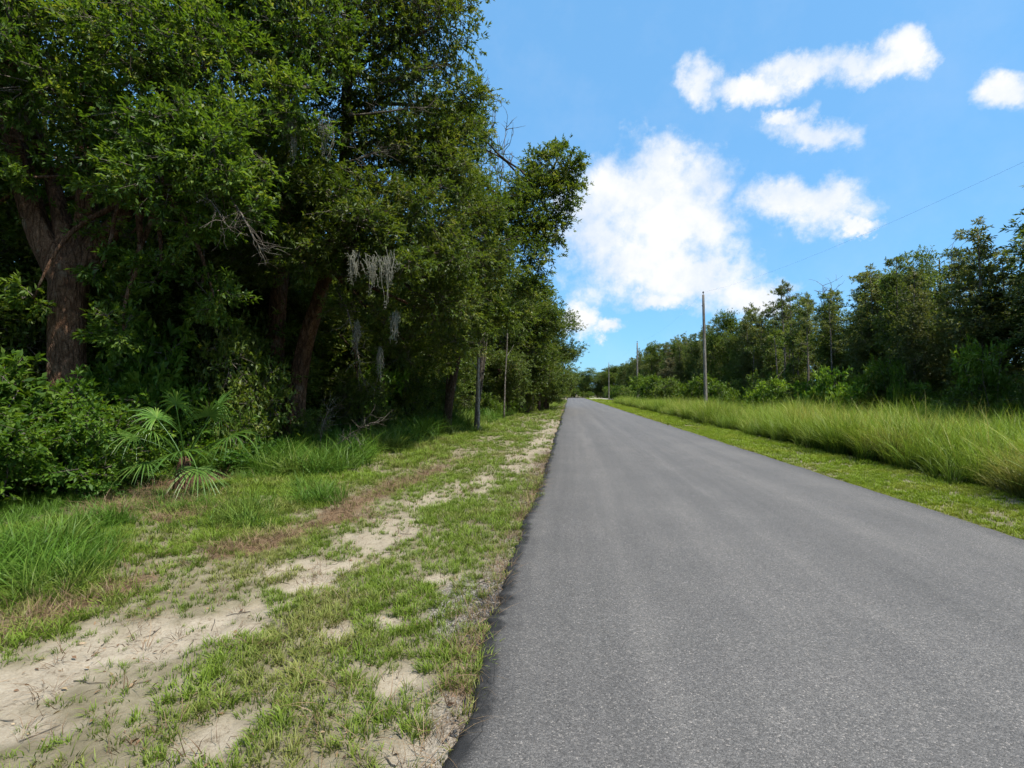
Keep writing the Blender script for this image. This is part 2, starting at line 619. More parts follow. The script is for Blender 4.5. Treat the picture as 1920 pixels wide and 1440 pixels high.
OAK = leaf_mat('oak_leaves', [(0, (0.041, 0.073, 0.015)), (.45, (0.083, 0.132, 0.020)), (.8, (0.140, 0.183, 0.032)), (1, (0.232, 0.226, 0.073))], var=.3)
OAK2 = leaf_mat('laurel_oak_leaves', [(0, (0.037, 0.076, 0.015)), (.5, (0.081, 0.144, 0.018)), (.85, (0.140, 0.201, 0.032)), (1, (0.220, 0.244, 0.061))], var=.3)
WOOD = leaf_mat('woodland_leaves', [(0, (0.046, 0.078, 0.018)), (.5, (0.088, 0.130, 0.029)), (.85, (0.130, 0.169, 0.044)), (1, (0.195, 0.195, 0.078))], var=.35, vscale=.5)
OLIVE = leaf_mat('olive_leaves', [(0, (0.065, 0.088, 0.029)), (.5, (0.117, 0.143, 0.047)), (.85, (0.163, 0.182, 0.072)), (1, (0.221, 0.202, 0.117))], var=.4, vscale=.4)
GREYISH = leaf_mat('grey_green_leaves', [(0, (0.077, 0.088, 0.055)), (.5, (0.143, 0.143, 0.099)), (1, (0.242, 0.220, 0.154))], var=.3)
SHRUB = leaf_mat('shrub_leaves', [(0, (0.038, 0.090, 0.013)), (.5, (0.084, 0.168, 0.020)), (.85, (0.146, 0.235, 0.031)), (1, (0.202, 0.280, 0.045))], var=.3, spec=.25, rough=.5)
BRIGHT = leaf_mat('bright_bush_leaves', [(0, (.050, .10, .012)), (.5, (.095, .165, .018)), (1, (.16, .23, .035))], var=.3)
PALM = leaf_mat('palm_leaves', [(0, (.045, .105, .018)), (.6, (.095, .185, .03)), (1, (.19, .26, .06))], var=.2, trans=.25, spec=.5, rough=.35)
WEED = leaf_mat('weed_leaves', [(0, (.03, .08, .012)), (.5, (.055, .13, .02)), (1, (.10, .18, .03))], var=.2)
BARK = bark_mat('rough_oak_bark', (.10, .055, .032), (.42, .25, .155), 5, .30, 1.0)
BARK_D = bark_mat('dark_bark', (.05, .035, .025), (.17, .12, .085), 6, .3, .8)
BARK_P = bark_mat('pale_bark', (.16, .14, .115), (.34, .31, .27), 8, .5, .3)
BARK_LIT = bark_mat('sunlit_pale_bark', (.34, .32, .28), (.62, .59, .53), 8, .4, .3)  # paler copy of the pale bark, with sunlight put into its colour
TWIG = bark_mat('grey_twigs', (.12, .10, .08), (.30, .27, .22), 5, 1, .2)
MOSS = plain('spanish_moss_strands', (.21, .205, .16), .95, .1)
POLE = bark_mat('weathered_pole_wood', (.22, .21, .18), (.42, .40, .36), 9, .06, .25)
DARKMETAL = plain('dark_metal', (.05, .05, .05), .5)

# ------------------------------------------------------------------ the ground
SAND_C = np.array([[-4.2, 0.6], [-3.3, 1.9], [-2.95, 2.4], [-2.65, 3.1], [-2.1, 4.1], [-2.08, 5.2], [-2.2, 6.9], [-1.9, 8.2],
                   [-1.35, 10.5], [-1.05, 14], [-.95, 21], [-.9, 28], [-.95, 40]])
ROAD_L, ROAD_R = -.50, 4.91


def edge_left(y):
    e = ROAD_L + .055 * (fbm(y * 1.7, y * 0 + 3.3) - .5) * 2 + .05 * (fbm(y * .35, y * 0 + 8.1, 2) - .5) * 2 + .055 * (fbm(y * 7, y * 0 + 1.3) - .5) * 2 + .02 * (fbm(y * 23, y * 0 + 6.3, 2) - .5) * 2
    return e + .035 * np.exp(-((y - 3.95) / .18) ** 2)


def edge_right(y):
    return ROAD_R + .05 * (fbm(y * .8, y * 0 + 13.3) - .5) * 2 + .03 * (fbm(y * 4, y * 0 + 2.3) - .5) * 2


def seg_dist(x, y):
    best = np.full(x.shape, 1e9)
    for i in range(len(SAND_C) - 1):
        a, b = SAND_C[i], SAND_C[i + 1]
        d = b - a
        t = np.clip(((x - a[0]) * d[0] + (y - a[1]) * d[1]) / (d @ d), 0, 1)
        best = np.minimum(best, np.hypot(x - a[0] - t * d[0], y - a[1] - t * d[1]))
    return best


def ss(a, b, x):
    t = np.clip((x - a) / (b - a), 0, 1)
    return t * t * (3 - 2 * t)


def masks(x, y):
    """sand, brown litter, gravel cover at ground points."""
    d = seg_dist(x, y)
    n = fbm(x * 1.6 + 40, y * 1.6 + 7, 5)
    n2 = fbm(x * 3.7 + 3, y * 3.7 + 31, 4)
    w = np.interp(y, [0, 2.4, 3.2, 4.2, 5, 7, 10, 14, 25, 45], [.66, .52, .44, .38, .30, .36, .40, .42, .34, .05])
    sand = ss(.20, -.26, d - w * .95 - (n - .5) * .8 - (n2 - .5) * .95) * np.interp(y, [0, 4.3, 4.9, 8, 30, 45], [1, 1, .7, .72, .6, 0])
    sand = sand * (1 - ss(5, 8, y) * ss(.50, .60, fbm(x * 3.1 + 11, y * 2.3 + 5, 4)) * .5)
    # extra bare patches in the turf
    for cx, cy_, rr in ((-1.62, 2.18, .17), (-.95, 2.75, .14), (-1.25, 3.45, .10), (-1.1, 4.3, .12), (-1.5, 3.25, .09), (-.62, 2.2, .12)):
        sand = np.maximum(sand, .9 * ss(.1, -.08, np.hypot(x - cx, (y - cy_)) - rr - (n2 - .5) * .28))
    bx = np.interp(y, [0, 2.9, 4.2, 5.5, 7.6, 10, 13], [-4.2, -3.75, -3.6, -3.1, -3.0, -2.8, -2.6])
    brown = ss(.32, -.05, np.abs(x - bx) - (n - .45) * .9) * np.interp(y, [0, 9, 13], [1, .85, 0])
    for cx, cy_, rr in ((-6.1, 6.6, .7), (-5.0, 6.2, .35), (-6.9, 8.4, .7), (-2.9, 6.2, .3)):
        brown = np.maximum(brown, .9 * ss(.3, -.1, np.hypot(x - cx, y - cy_) - rr - (n2 - .5) * .9))
    dry_edge = ss(.32, .0, (edge_left(y) - x)) * ss(.42, .62, n2 + .1) * .9
    brown = np.maximum(brown, dry_edge * (x < edge_left(y)))
    gr = .6 * ss(.55, .1, edge_left(y) - x) * ss(.50, .72, n) + ss(.25, 0, np.hypot((x + .78) / 1.0, (y - 3.85) / 1.7) - .16 - (n2 - .5) * .2)
    gr = np.clip(gr, 0, 1) * (x < edge_left(y)) * np.interp(y, [0, 20, 40], [1, 1, 0])
    return sand, brown, gr


def ground_z(x, y):
    z = .05 * (fbm(x * .35 + 9, y * .35 + 2, 3) - .5) + .022 * (fbm(x * 2.3, y * 2.3, 4) - .5) + .014 * (fbm(x * 9, y * 9, 3) - .5)
    near_road = ss(.5, 0, np.maximum(edge_left(y) - x, x - edge_right(y)))
    z = z * (1 - near_road) - .020 * near_road
    z = z - .10 * ss(-6, -9, x) - .25 * ss(7.5, 10, x) * ss(20, 15, x)
    s, b, g_ = masks(x, y)
    return z - .018 * s + s * (.030 * (fbm(x * 6.5 + 3, y * 6.5, 3) - .5) + .02 * (fbm(x * 16, y * 16 + 7, 2) - .5))


def ground_material():
    m, n, l = new_mat('verge_soil')

    def noise(sc, det=6, ro=.6, vec=None):
        k = n.new('ShaderNodeTexNoise'); k.inputs['Scale'].default_value = sc; k.inputs['Detail'].default_value = det
        k.inputs['Roughness'].default_value = ro
        l.new(vec or geo.outputs['Position'], k.inputs['Vector'])
        return k.outputs[0]

    def mix(f, a, b, bt='MIX'):
        k = n.new('ShaderNodeMixRGB'); k.blend_type = bt
        for i, v in ((0, f), (1, a), (2, b)):
            if isinstance(v, (int, float)): k.inputs[i].default_value = v
            elif isinstance(v, tuple): k.inputs[i].default_value = (*v, 1)
            else: l.new(v, k.inputs[i])
        return k.outputs[0]
    geo = n.new('ShaderNodeNewGeometry')
    A = {}
    for k in ('sand', 'brown', 'gravel', 'wood'):
        a = n.new('ShaderNodeAttribute'); a.attribute_name = k
        A[k] = a.outputs['Fac']
    r = ramp(n, [(.25, (.10, .085, .048)), (.5, (.20, .17, .108)), (.7, (.30, .26, .18))])
    l.new(noise(2.5, 10, .75), r.inputs[0])
    f1 = noise(60, 6, .7)
    r_s = ramp(n, [(.25, (.23, .185, .13)), (.5, (.34, .285, .21)), (.75, (.45, .39, .30))])
    l.new(noise(7, 10, .72), r_s.inputs[0])
    sandc = mix(.5, r_s.outputs[0], ramp_of(n, l, f1, [(.3, (.27, .22, .15)), (.7, (.46, .40, .31))]))
    spk = ramp_of(n, l, noise(22, 9, .8), [(.36, (.30, .24, .17)), (.47, (1, 1, 1))])
    sandc = mix(.75, sandc, spk, 'MULTIPLY')
    r_b = ramp(n, [(.3, (.055, .035, .02)), (.55, (.17, .105, .06)), (.75, (.30, .21, .12))])
    l.new(noise(28, 8, .7), r_b.inputs[0])
    vo = n.new('ShaderNodeTexVoronoi'); vo.inputs['Scale'].default_value = 85
    l.new(geo.outputs['Position'], vo.inputs['Vector'])
    r_g = ramp(n, [(0, (.10, .088, .070)), (.4, (.19, .17, .145)), (1, (.32, .29, .25))])
    sepc = n.new('ShaderNodeSeparateXYZ'); l.new(vo.outputs['Color'], sepc.inputs[0]); l.new(sepc.outputs[0], r_g.inputs[0])
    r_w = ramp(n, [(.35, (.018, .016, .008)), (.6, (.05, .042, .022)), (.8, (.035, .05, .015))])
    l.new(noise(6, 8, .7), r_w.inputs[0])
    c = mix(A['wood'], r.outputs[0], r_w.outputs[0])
    c = mix(A['brown'], c, r_b.outputs[0])
    c = mix(A['sand'], c, sandc)
    c = mix(A['gravel'], c, r_g.outputs[0])
    h = mix(A['gravel'], noise(45, 8, .75), vo.outputs['Distance'])
    h2 = mix(.5, h, noise(9, 5, .6))
    bp = n.new('ShaderNodeBump'); bp.inputs['Strength'].default_value = .9; bp.inputs['Distance'].default_value = .03
    l.new(h2, bp.inputs['Height'])
    p = n.new('ShaderNodeBsdfPrincipled'); p.inputs['Roughness'].default_value = .95
    p.inputs['Specular IOR Level'].default_value = .12
    l.new(c, p.inputs['Base Color']); l.new(bp.outputs[0], p.inputs['Normal'])
    o = n.new('ShaderNodeOutputMaterial'); l.new(p.outputs[0], o.inputs[0])
    return m


def ramp_of(n, l, fac, stops):
    r = ramp(n, stops)
    l.new(fac, r.inputs[0])
    return r.outputs[0]


GROUND = ground_material()


def axis(parts):
    out = []
    for a, b, s in parts:
        out.append(np.arange(a, b, s))
    out.append(np.array([parts[-1][1]]))
    return np.concatenate(out)


def build_ground():
    xs = axis([(-1500, -200, 130), (-200, -40, 16), (-40, -12, 2), (-12, -5, .25), (-5, -.35, .035), (-.35, 4.5, .6), (4.5, 7, .12), (7, 20, .5), (20, 60, 4), (60, 300, 30), (300, 1500, 200)])
    ys = axis([(-1500, -100, 140), (-100, -8, 8), (-8, .8, .4), (.8, 6, .035), (6, 12, .06), (12, 25, .15), (25, 60, .6), (60, 220, 4), (220, 600, 40), (600, 1500, 150)])
    X, Y = np.meshgrid(xs, ys, indexing='ij')
    x, y = X.ravel(), Y.ravel()
    s, b, g_ = masks(x, y)
    z = ground_z(x, y)
    on = (x > edge_left(y) + .03) & (x < edge_right(y) - .03) & (y < 168)
    z = np.where(on, -.02, z)
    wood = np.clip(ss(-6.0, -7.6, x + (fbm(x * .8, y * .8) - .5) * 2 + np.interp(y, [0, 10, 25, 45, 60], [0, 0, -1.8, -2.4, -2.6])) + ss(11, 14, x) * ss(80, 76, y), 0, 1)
    nx, ny = len(xs), len(ys)
    i, j = np.meshgrid(np.arange(nx - 1), np.arange(ny - 1), indexing='ij')
    a = (i * ny + j).ravel()
    Q = np.stack([a, a + ny, a + ny + 1, a + 1], 1)
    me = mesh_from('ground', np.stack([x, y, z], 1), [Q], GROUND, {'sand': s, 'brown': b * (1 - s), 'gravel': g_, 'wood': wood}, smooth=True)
    tag(link('ground', me), kind='structure')


build_ground()


# ------------------------------------------------------------------ the road
def road_material():
    m, n, l = new_mat('worn_asphalt')
    geo = n.new('ShaderNodeNewGeometry')
    sep = n.new('ShaderNodeSeparateXYZ'); l.new(geo.outputs['Position'], sep.inputs[0])

    def noise(sc, det=4, ro=.6, vec=None):
        k = n.new('ShaderNodeTexNoise'); k.inputs['Scale'].default_value = sc; k.inputs['Detail'].default_value = det
        k.inputs['Roughness'].default_value = ro
        l.new(vec or geo.outputs['Position'], k.inputs['Vector'])
        return k.outputs[0]

    def M(op, a, b=None, c=None, clamp=False):
        k = n.new('ShaderNodeMath'); k.operation = op; k.use_clamp = clamp
        for i, v in enumerate((a, b, c)):
            if v is None: continue
            if isinstance(v, (int, float)): k.inputs[i].default_value = v
            else: l.new(v, k.inputs[i])
        return k.outputs[0]
    mp = n.new('ShaderNodeMapping'); mp.inputs['Scale'].default_value = (1.0, .035, 1); l.new(geo.outputs['Position'], mp.inputs[0])
    streak = noise(1.6, 5, .6, mp.outputs[0])
    streak2 = noise(7.0, 3, .5, mp.outputs[0])
    blot = noise(.8, 6, .6)
    # wheel tracks: paler bands along the road
    X = M('ADD', sep.outputs[0], M('MULTIPLY', M('SUBTRACT', noise(.25, 2), .5), .7))
    tr = None
    for c, w, amp in ((.55, .16, .9), (1.45, .20, .8), (2.1, .14, .5), (3.2, .35, .45), (4.3, .3, .35)):
        t = M('DIVIDE', M('SUBTRACT', X, c), w)
        e = M('MULTIPLY', M('POWER', 2.718, M('MULTIPLY', M('MULTIPLY', t, t), -1.0)), amp)
        tr = e if tr is None else M('ADD', tr, e)
    v = M('ADD', M('MULTIPLY', streak, .45), M('ADD', M('MULTIPLY', blot, .35), M('MULTIPLY', streak2, .2)))
    v = M('ADD', v, M('MULTIPLY', tr, .10))
    base = ramp_of(n, l, v, [(.34, (.090, .085, .079)), (.5, (.112, .105, .098)), (.66, (.144, .134, .123))])
    # aggregate: pale and dark stones in the binder
    v1 = n.new('ShaderNodeTexVoronoi'); v1.inputs['Scale'].default_value = 125; l.new(geo.outputs['Position'], v1.inputs['Vector'])
    v2 = n.new('ShaderNodeTexVoronoi'); v2.inputs['Scale'].default_value = 260; l.new(geo.outputs['Position'], v2.inputs['Vector'])
    s1 = n.new('ShaderNodeSeparateXYZ'); l.new(v1.outputs['Color'], s1.inputs[0])
    s2 = n.new('ShaderNodeSeparateXYZ'); l.new(v2.outputs['Color'], s2.inputs[0])
    st = ramp_of(n, l, s1.outputs[0], [(0, (.55, .55, .55)), (.35, (.82, .82, .82)), (.75, (1.1, 1.1, 1.1)), (.95, (1.45, 1.43, 1.4)), (1, (2.3, 2.2, 2.1))])
    st2 = ramp_of(n, l, s2.outputs[0], [(0, (.55, .55, .55)), (.6, (1, 1, 1)), (1, (1.7, 1.7, 1.7))])
    mu = n.new('ShaderNodeMixRGB'); mu.blend_type = 'MULTIPLY'; mu.inputs[0].default_value = .85
    l.new(base, mu.inputs[1]); l.new(st, mu.inputs[2])
    mu2 = n.new('ShaderNodeMixRGB'); mu2.blend_type = 'MULTIPLY'; mu2.inputs[0].default_value = .6
    l.new(mu.outputs[0], mu2.inputs[1]); l.new(st2, mu2.inputs[2])
    # fresh dark tar and cracks beside the left edge
    at_ = n.new('ShaderNodeAttribute'); at_.attribute_name = 'edge'
    mp3 = n.new('ShaderNodeMapping'); mp3.inputs['Scale'].default_value = (2.2, .8, 1); l.new(geo.outputs['Position'], mp3.inputs[0])
    dist = n.new('ShaderNodeMixRGB'); dist.inputs[0].default_value = .12
    nzc = n.new('ShaderNodeTexNoise'); nzc.inputs['Scale'].default_value = 6; nzc.inputs['Detail'].default_value = 5
    l.new(geo.outputs['Position'], nzc.inputs['Vector'])
    l.new(mp3.outputs[0], dist.inputs[1]); l.new(nzc.outputs['Color'], dist.inputs[2])
    cr = n.new('ShaderNodeTexVoronoi'); cr.feature = 'DISTANCE_TO_EDGE'; cr.inputs['Scale'].default_value = 3.2
    l.new(dist.outputs[0], cr.inputs['Vector'])
    near = M('MULTIPLY', at_.outputs['Fac'], at_.outputs['Fac'])
    crack = M('MULTIPLY', M('LESS_THAN', cr.outputs['Distance'], .012), M('GREATER_THAN', M('ADD', M('MULTIPLY', at_.outputs['Fac'], .8), M('MULTIPLY', blot, .5)), .88))
    dark = M('MULTIPLY', at_.outputs['Fac'], M('MULTIPLY_ADD', noise(5, 6, .7), 1.5, -.02), clamp=True)
    md = n.new('ShaderNodeMixRGB'); md.inputs[2].default_value = (.013, .0125, .012, 1)
    l.new(M('MULTIPLY', dark, .96), md.inputs[0]); l.new(mu2.outputs[0], md.inputs[1])
    mc = n.new('ShaderNodeMixRGB'); mc.inputs[2].default_value = (.018, .017, .016, 1)
    l.new(crack, mc.inputs[0]); l.new(md.outputs[0], mc.inputs[1])
    h = M('ADD', M('MULTIPLY', v1.outputs['Distance'], -.6), M('MULTIPLY', s2.outputs[0], .4))
    h = M('SUBTRACT', h, M('MULTIPLY', crack, 1.5))
    bp = n.new('ShaderNodeBump'); bp.inputs['Strength'].default_value = .6; bp.inputs['Distance'].default_value = .008
    l.new(h, bp.inputs['Height'])
    p = n.new('ShaderNodeBsdfPrincipled'); p.inputs['Roughness'].default_value = .72
    p.inputs['Specular IOR Level'].default_value = .35
    l.new(mc.outputs[0], p.inputs['Base Color']); l.new(bp.outputs[0], p.inputs['Normal'])
    o = n.new('ShaderNodeOutputMaterial'); l.new(p.outputs[0], o.inputs[0])
    return m


ASPHALT = road_material()


def build_road():
    ys = axis([(-30, .8, .5), (.8, 12, .025), (12, 40, .1), (40, 166, 2.0)])
    off = np.array([-.045, -.012, 0, .02, .05, .1, .16, .25, .4, .8])
    rows = []
    eL, eR = edge_left(ys), edge_right(ys)
    n = len(ys)
    cols = []
    A = []
    for k, o_ in enumerate(off):
        x = eL + o_
        z = np.full(n, .022)
        if k == 0: z = np.full(n, -.03)
        if k == 1: z = .004 + .012 * fbm(ys * 14, ys * 0 + 4)
        if k == 2: z = .017 + .006 * fbm(ys * 9, ys * 0 + 2)
        x = x + (.012 * (fbm(ys * 18, ys * 0 + k * 7.7) - .5) if 0 < k < 5 else 0)
        cols.append(np.stack([x, ys, z], 1))
        A.append(np.full(n, float(np.interp(o_, [0, .045, .085, .2, .6], [1.5, 1.35, .50, .22, 0]))))
    for f in np.linspace(.1, .9, 9):
        x = eL + .8 + (eR - .3 - eL - .8) * f
        z = .022 + .035 * (1 - (2 * f - 1) ** 2) + .004 * (fbm(x * .9, ys * .3) - .5)
        cols.append(np.stack([x, ys, z], 1)); A.append(np.zeros(n))
    for o_, zz, aa in ((-.3, .022, 0), (-.06, .02, .35), (0, .012, .7), (.03, -.03, 1)):
        cols.append(np.stack([eR + o_, ys, np.full(n, zz)], 1)); A.append(np.full(n, aa))
    V = np.concatenate(cols)
    m = len(cols)
    i, j = np.meshgrid(np.arange(m - 1), np.arange(n - 1), indexing='ij')
    a = (i * n + j).ravel()
    Q = np.stack([a, a + n, a + n + 1, a + 1], 1)
    me = mesh_from('road', V, [Q], ASPHALT, {'edge': np.concatenate(A)}, smooth=True)
    tag(link('road', me), kind='structure')
    # cross road at the far end
    V = np.array([[-60, 162, .03], [60, 162, .03], [60, 168, .03], [-60, 168, .03]], float)
    me = mesh_from('cross_road', V, [np.array([[0, 1, 2, 3]])], ASPHALT, {'edge': np.zeros(4)})
    tag(link('cross_road', me), kind='structure')
    # pale sandy driveway mouths on the right, far down the road
    DRV = plain('pale_sand', (.52, .46, .36), .95, .1)
    for (x0, x1, y0, y1) in ((5.2, 15, 92, 97), (5.2, 16, 128, 150)):
        xs = np.linspace(x0, x1, 14)
        yy0 = y0 + (fbm(xs * .8, xs * 0 + y0) - .5) * 2
        yy1 = y1 + (fbm(xs * .8, xs * 0 + y1) - .5) * 2
        V = np.concatenate([np.stack([xs, yy0, xs * 0 + .035], 1), np.stack([xs, yy1, xs * 0 + .035], 1)])
        k = np.arange(13)
        me = mesh_from('driveway', V, [np.stack([k, k + 1, k + 15, k + 14], 1)], DRV)
        tag(link('driveway', me), kind='structure')


build_road()

# ------------------------------------------------------------------ grass, by instancing tufts on points
SRC = []


def tuft(name, mat, blades, h, w, spread, lean, seed, seg=3, hvar=.4):
    g = np.random.default_rng(seed)
    G = Geo()
    a = g.uniform(0, 2 * math.pi, blades)
    rr = spread * np.sqrt(g.random(blades))
    base = np.stack([np.cos(a) * rr, np.sin(a) * rr, np.full(blades, -.01 * h)], 1)
    th = a + g.normal(size=blades) * .9
    out = np.stack([np.cos(th), np.sin(th), np.zeros(blades)], 1)
    side = np.stack([-np.sin(th), np.cos(th), np.zeros(blades)], 1)
    tw = g.uniform(-.8, .8, blades)
    side = side * np.cos(tw)[:, None] + out * np.sin(tw)[:, None]
    H_ = h * g.uniform(1 - hvar, 1 + hvar * .5, blades)
    ln = lean * g.uniform(.25, 1.3, blades)
    W_ = w * g.uniform(.7, 1.3, blades)
    rows = []
    for k in range(seg + 1):
        t = k / seg
        fw = t ** 1.7 * ln * H_
        up = H_ * (t - .42 * ln * t ** 2.4)
        c = base + out * fw[:, None] + np.array([0, 0, 1]) * up[:, None]
        ww = W_ * (1 - t ** 1.6) * .5 if k < seg else W_ * 0
        rows.append((c, ww, t))
    for b in range(1):
        V, A = [], []
        for c, ww, t in rows[:-1]:
            V += [c - side * ww[:, None], c + side * ww[:, None]]
            A += [t, t]
        V.append(rows[-1][0]); A.append(1.0)
        nv = len(V)
        VV = np.stack(V, 1).reshape(-1, 3)
        AA = np.tile(np.array(A), blades)
        o = np.arange(blades)[:, None] * nv
        Q = np.concatenate([o + np.array([[2 * k, 2 * k + 1, 2 * k + 3, 2 * k + 2]]) for k in range(seg - 1)])
        T = o + np.array([[2 * (seg - 1), 2 * (seg - 1) + 1, nv - 1]])
        G.add(VV, T=T, Q=Q, a=AA)
    me = G.mesh(name, mat)
    return me


def source_collection(name, meshes):
    c = bpy.data.collections.new(name)
    for i, me in enumerate(meshes):
        o = bpy.data.objects.new(name + '_variant', me)
        c.objects.link(o)
    return c


def scatter(name, pts, scale, dry, coll, nvar, tilt=.15, seed=0, extra=None):
    """One object of kind 'stuff': a tuft of coll on every point."""
    g = np.random.default_rng(seed)
    me = bpy.data.meshes.new(name)
    n = len(pts)
    me.vertices.add(n)
    me.vertices.foreach_set('co', pts.astype(np.float32).ravel())

    def attr(k, ty, v, prop='value'):
        a = me.attributes.new(k, ty, 'POINT')
        a.data.foreach_set(prop, v)
    rot = np.stack([g.normal(size=n) * tilt, g.normal(size=n) * tilt, g.uniform(0, 6.283, n)], 1).astype(np.float32)
    attr('rot', 'FLOAT_VECTOR', rot.ravel(), 'vector')
    attr('scl', 'FLOAT', scale.astype(np.float32))
    attr('dry', 'FLOAT', dry.astype(np.float32))
    attr('pick', 'INT', g.integers(0, nvar, n).astype(np.int32))
    ob = link(name, me)
    ng = bpy.data.node_groups.new(name + '_scatter', 'GeometryNodeTree')
    ng.interface.new_socket('Geometry', in_out='INPUT', socket_type='NodeSocketGeometry')
    ng.interface.new_socket('Geometry', in_out='OUTPUT', socket_type='NodeSocketGeometry')
    N, Lk = ng.nodes, ng.links
    gi, go = N.new('NodeGroupInput'), N.new('NodeGroupOutput')
    ip = N.new('GeometryNodeInstanceOnPoints')
    ci = N.new('GeometryNodeCollectionInfo')
    ci.inputs['Collection'].default_value = coll
    ci.inputs['Separate Children'].default_value = True
    ci.inputs['Reset Children'].default_value = True

    def na(k, ty):
        a = N.new('GeometryNodeInputNamedAttribute')
        a.data_type = ty
        a.inputs['Name'].default_value = k
        return [o for o in a.outputs if o.enabled and o.name == 'Attribute'][0]
    ip.inputs['Pick Instance'].default_value = True
    Lk.new(gi.outputs[0], ip.inputs['Points'])
    Lk.new(ci.outputs[0], ip.inputs['Instance'])
    Lk.new(na('pick', 'INT'), ip.inputs['Instance Index'])
    e2r = N.new('FunctionNodeEulerToRotation')
    Lk.new(na('rot', 'FLOAT_VECTOR'), e2r.inputs[0])
    Lk.new(e2r.outputs[0], ip.inputs['Rotation'])
    Lk.new(na('scl', 'FLOAT'), ip.inputs['Scale'])
    Lk.new(ip.outputs[0], go.inputs[0])
    md = ob.modifiers.new('scatter', 'NODES')
    md.node_group = ng
    return ob


LAWN = grass_mat('verge_grass', ((.080, .130, .014), (.22, .32, .026)), ((.18, .16, .05), (.38, .33, .13)), .4)
MOWN = grass_mat('mown_grass', ((.09, .14, .008), (.25, .36, .012)), ((.20, .20, .03), (.38, .36, .05)), .4)
TALL = grass_mat('tall_field_grass', ((.028, .060, .006), (.235, .34, .026)), ((.08, .08, .015), (.44, .38, .08)), .4)  # dark base colour carries the shade low in the dense grass
LUSH = grass_mat('lush_shade_grass', ((.035, .085, .008), (.12, .24, .022)), ((.10, .13, .02), (.24, .28, .05)), .38)
STRAW = grass_mat('dead_straw', ((.16, .10, .055), (.36, .25, .14)), ((.10, .06, .035), (.26, .17, .09)), .15)

lawn_src = source_collection('lawn_tufts', [tuft('lawn_tuft', LAWN, 16, .075, .0065, .045, .9, 10 + i) for i in range(5)])
mown_src = source_collection('mown_tufts', [tuft('mown_tuft', MOWN, 22, .06, .007, .06, .8, 20 + i) for i in range(4)])
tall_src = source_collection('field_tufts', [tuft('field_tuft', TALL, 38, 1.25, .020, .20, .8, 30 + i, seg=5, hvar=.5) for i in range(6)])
lush_src = source_collection('lush_tufts', [tuft('lush_tuft', LUSH, 24, .30, .009, .07, .95, 40 + i, seg=4, hvar=.5) for i in range(5)])
seed_src = source_collection('seed_stalk_tufts', [tuft('seed_stalk', TALL, 5, 1.62, .013, .10, .42, 70 + i, seg=5, hvar=.3) for i in range(3)])
straw_src = source_collection('straw_tufts', [tuft('straw_tuft', STRAW, 9, .12, .004, .06, 1.9, 50 + i, seg=3) for i in range(4)])


def pts_in(x0, x1, y0, y1, dens, seed):
    g = np.random.default_rng(seed)
    n = int((x1 - x0) * (y1 - y0) * dens)
    return g.uniform(x0, x1, n), g.uniform(y0, y1, n), g


CLUMPS = ((-4.35, 3.7, .5), (-4.9, 3.5, .6), (-5.3, 4.4, .6), (-3.95, 5.8, .42), (-4.4, 6.3, .4), (-3.75, 7.2, .45), (-4.3, 8.0, .3), (-5.6, 5.4, .4))


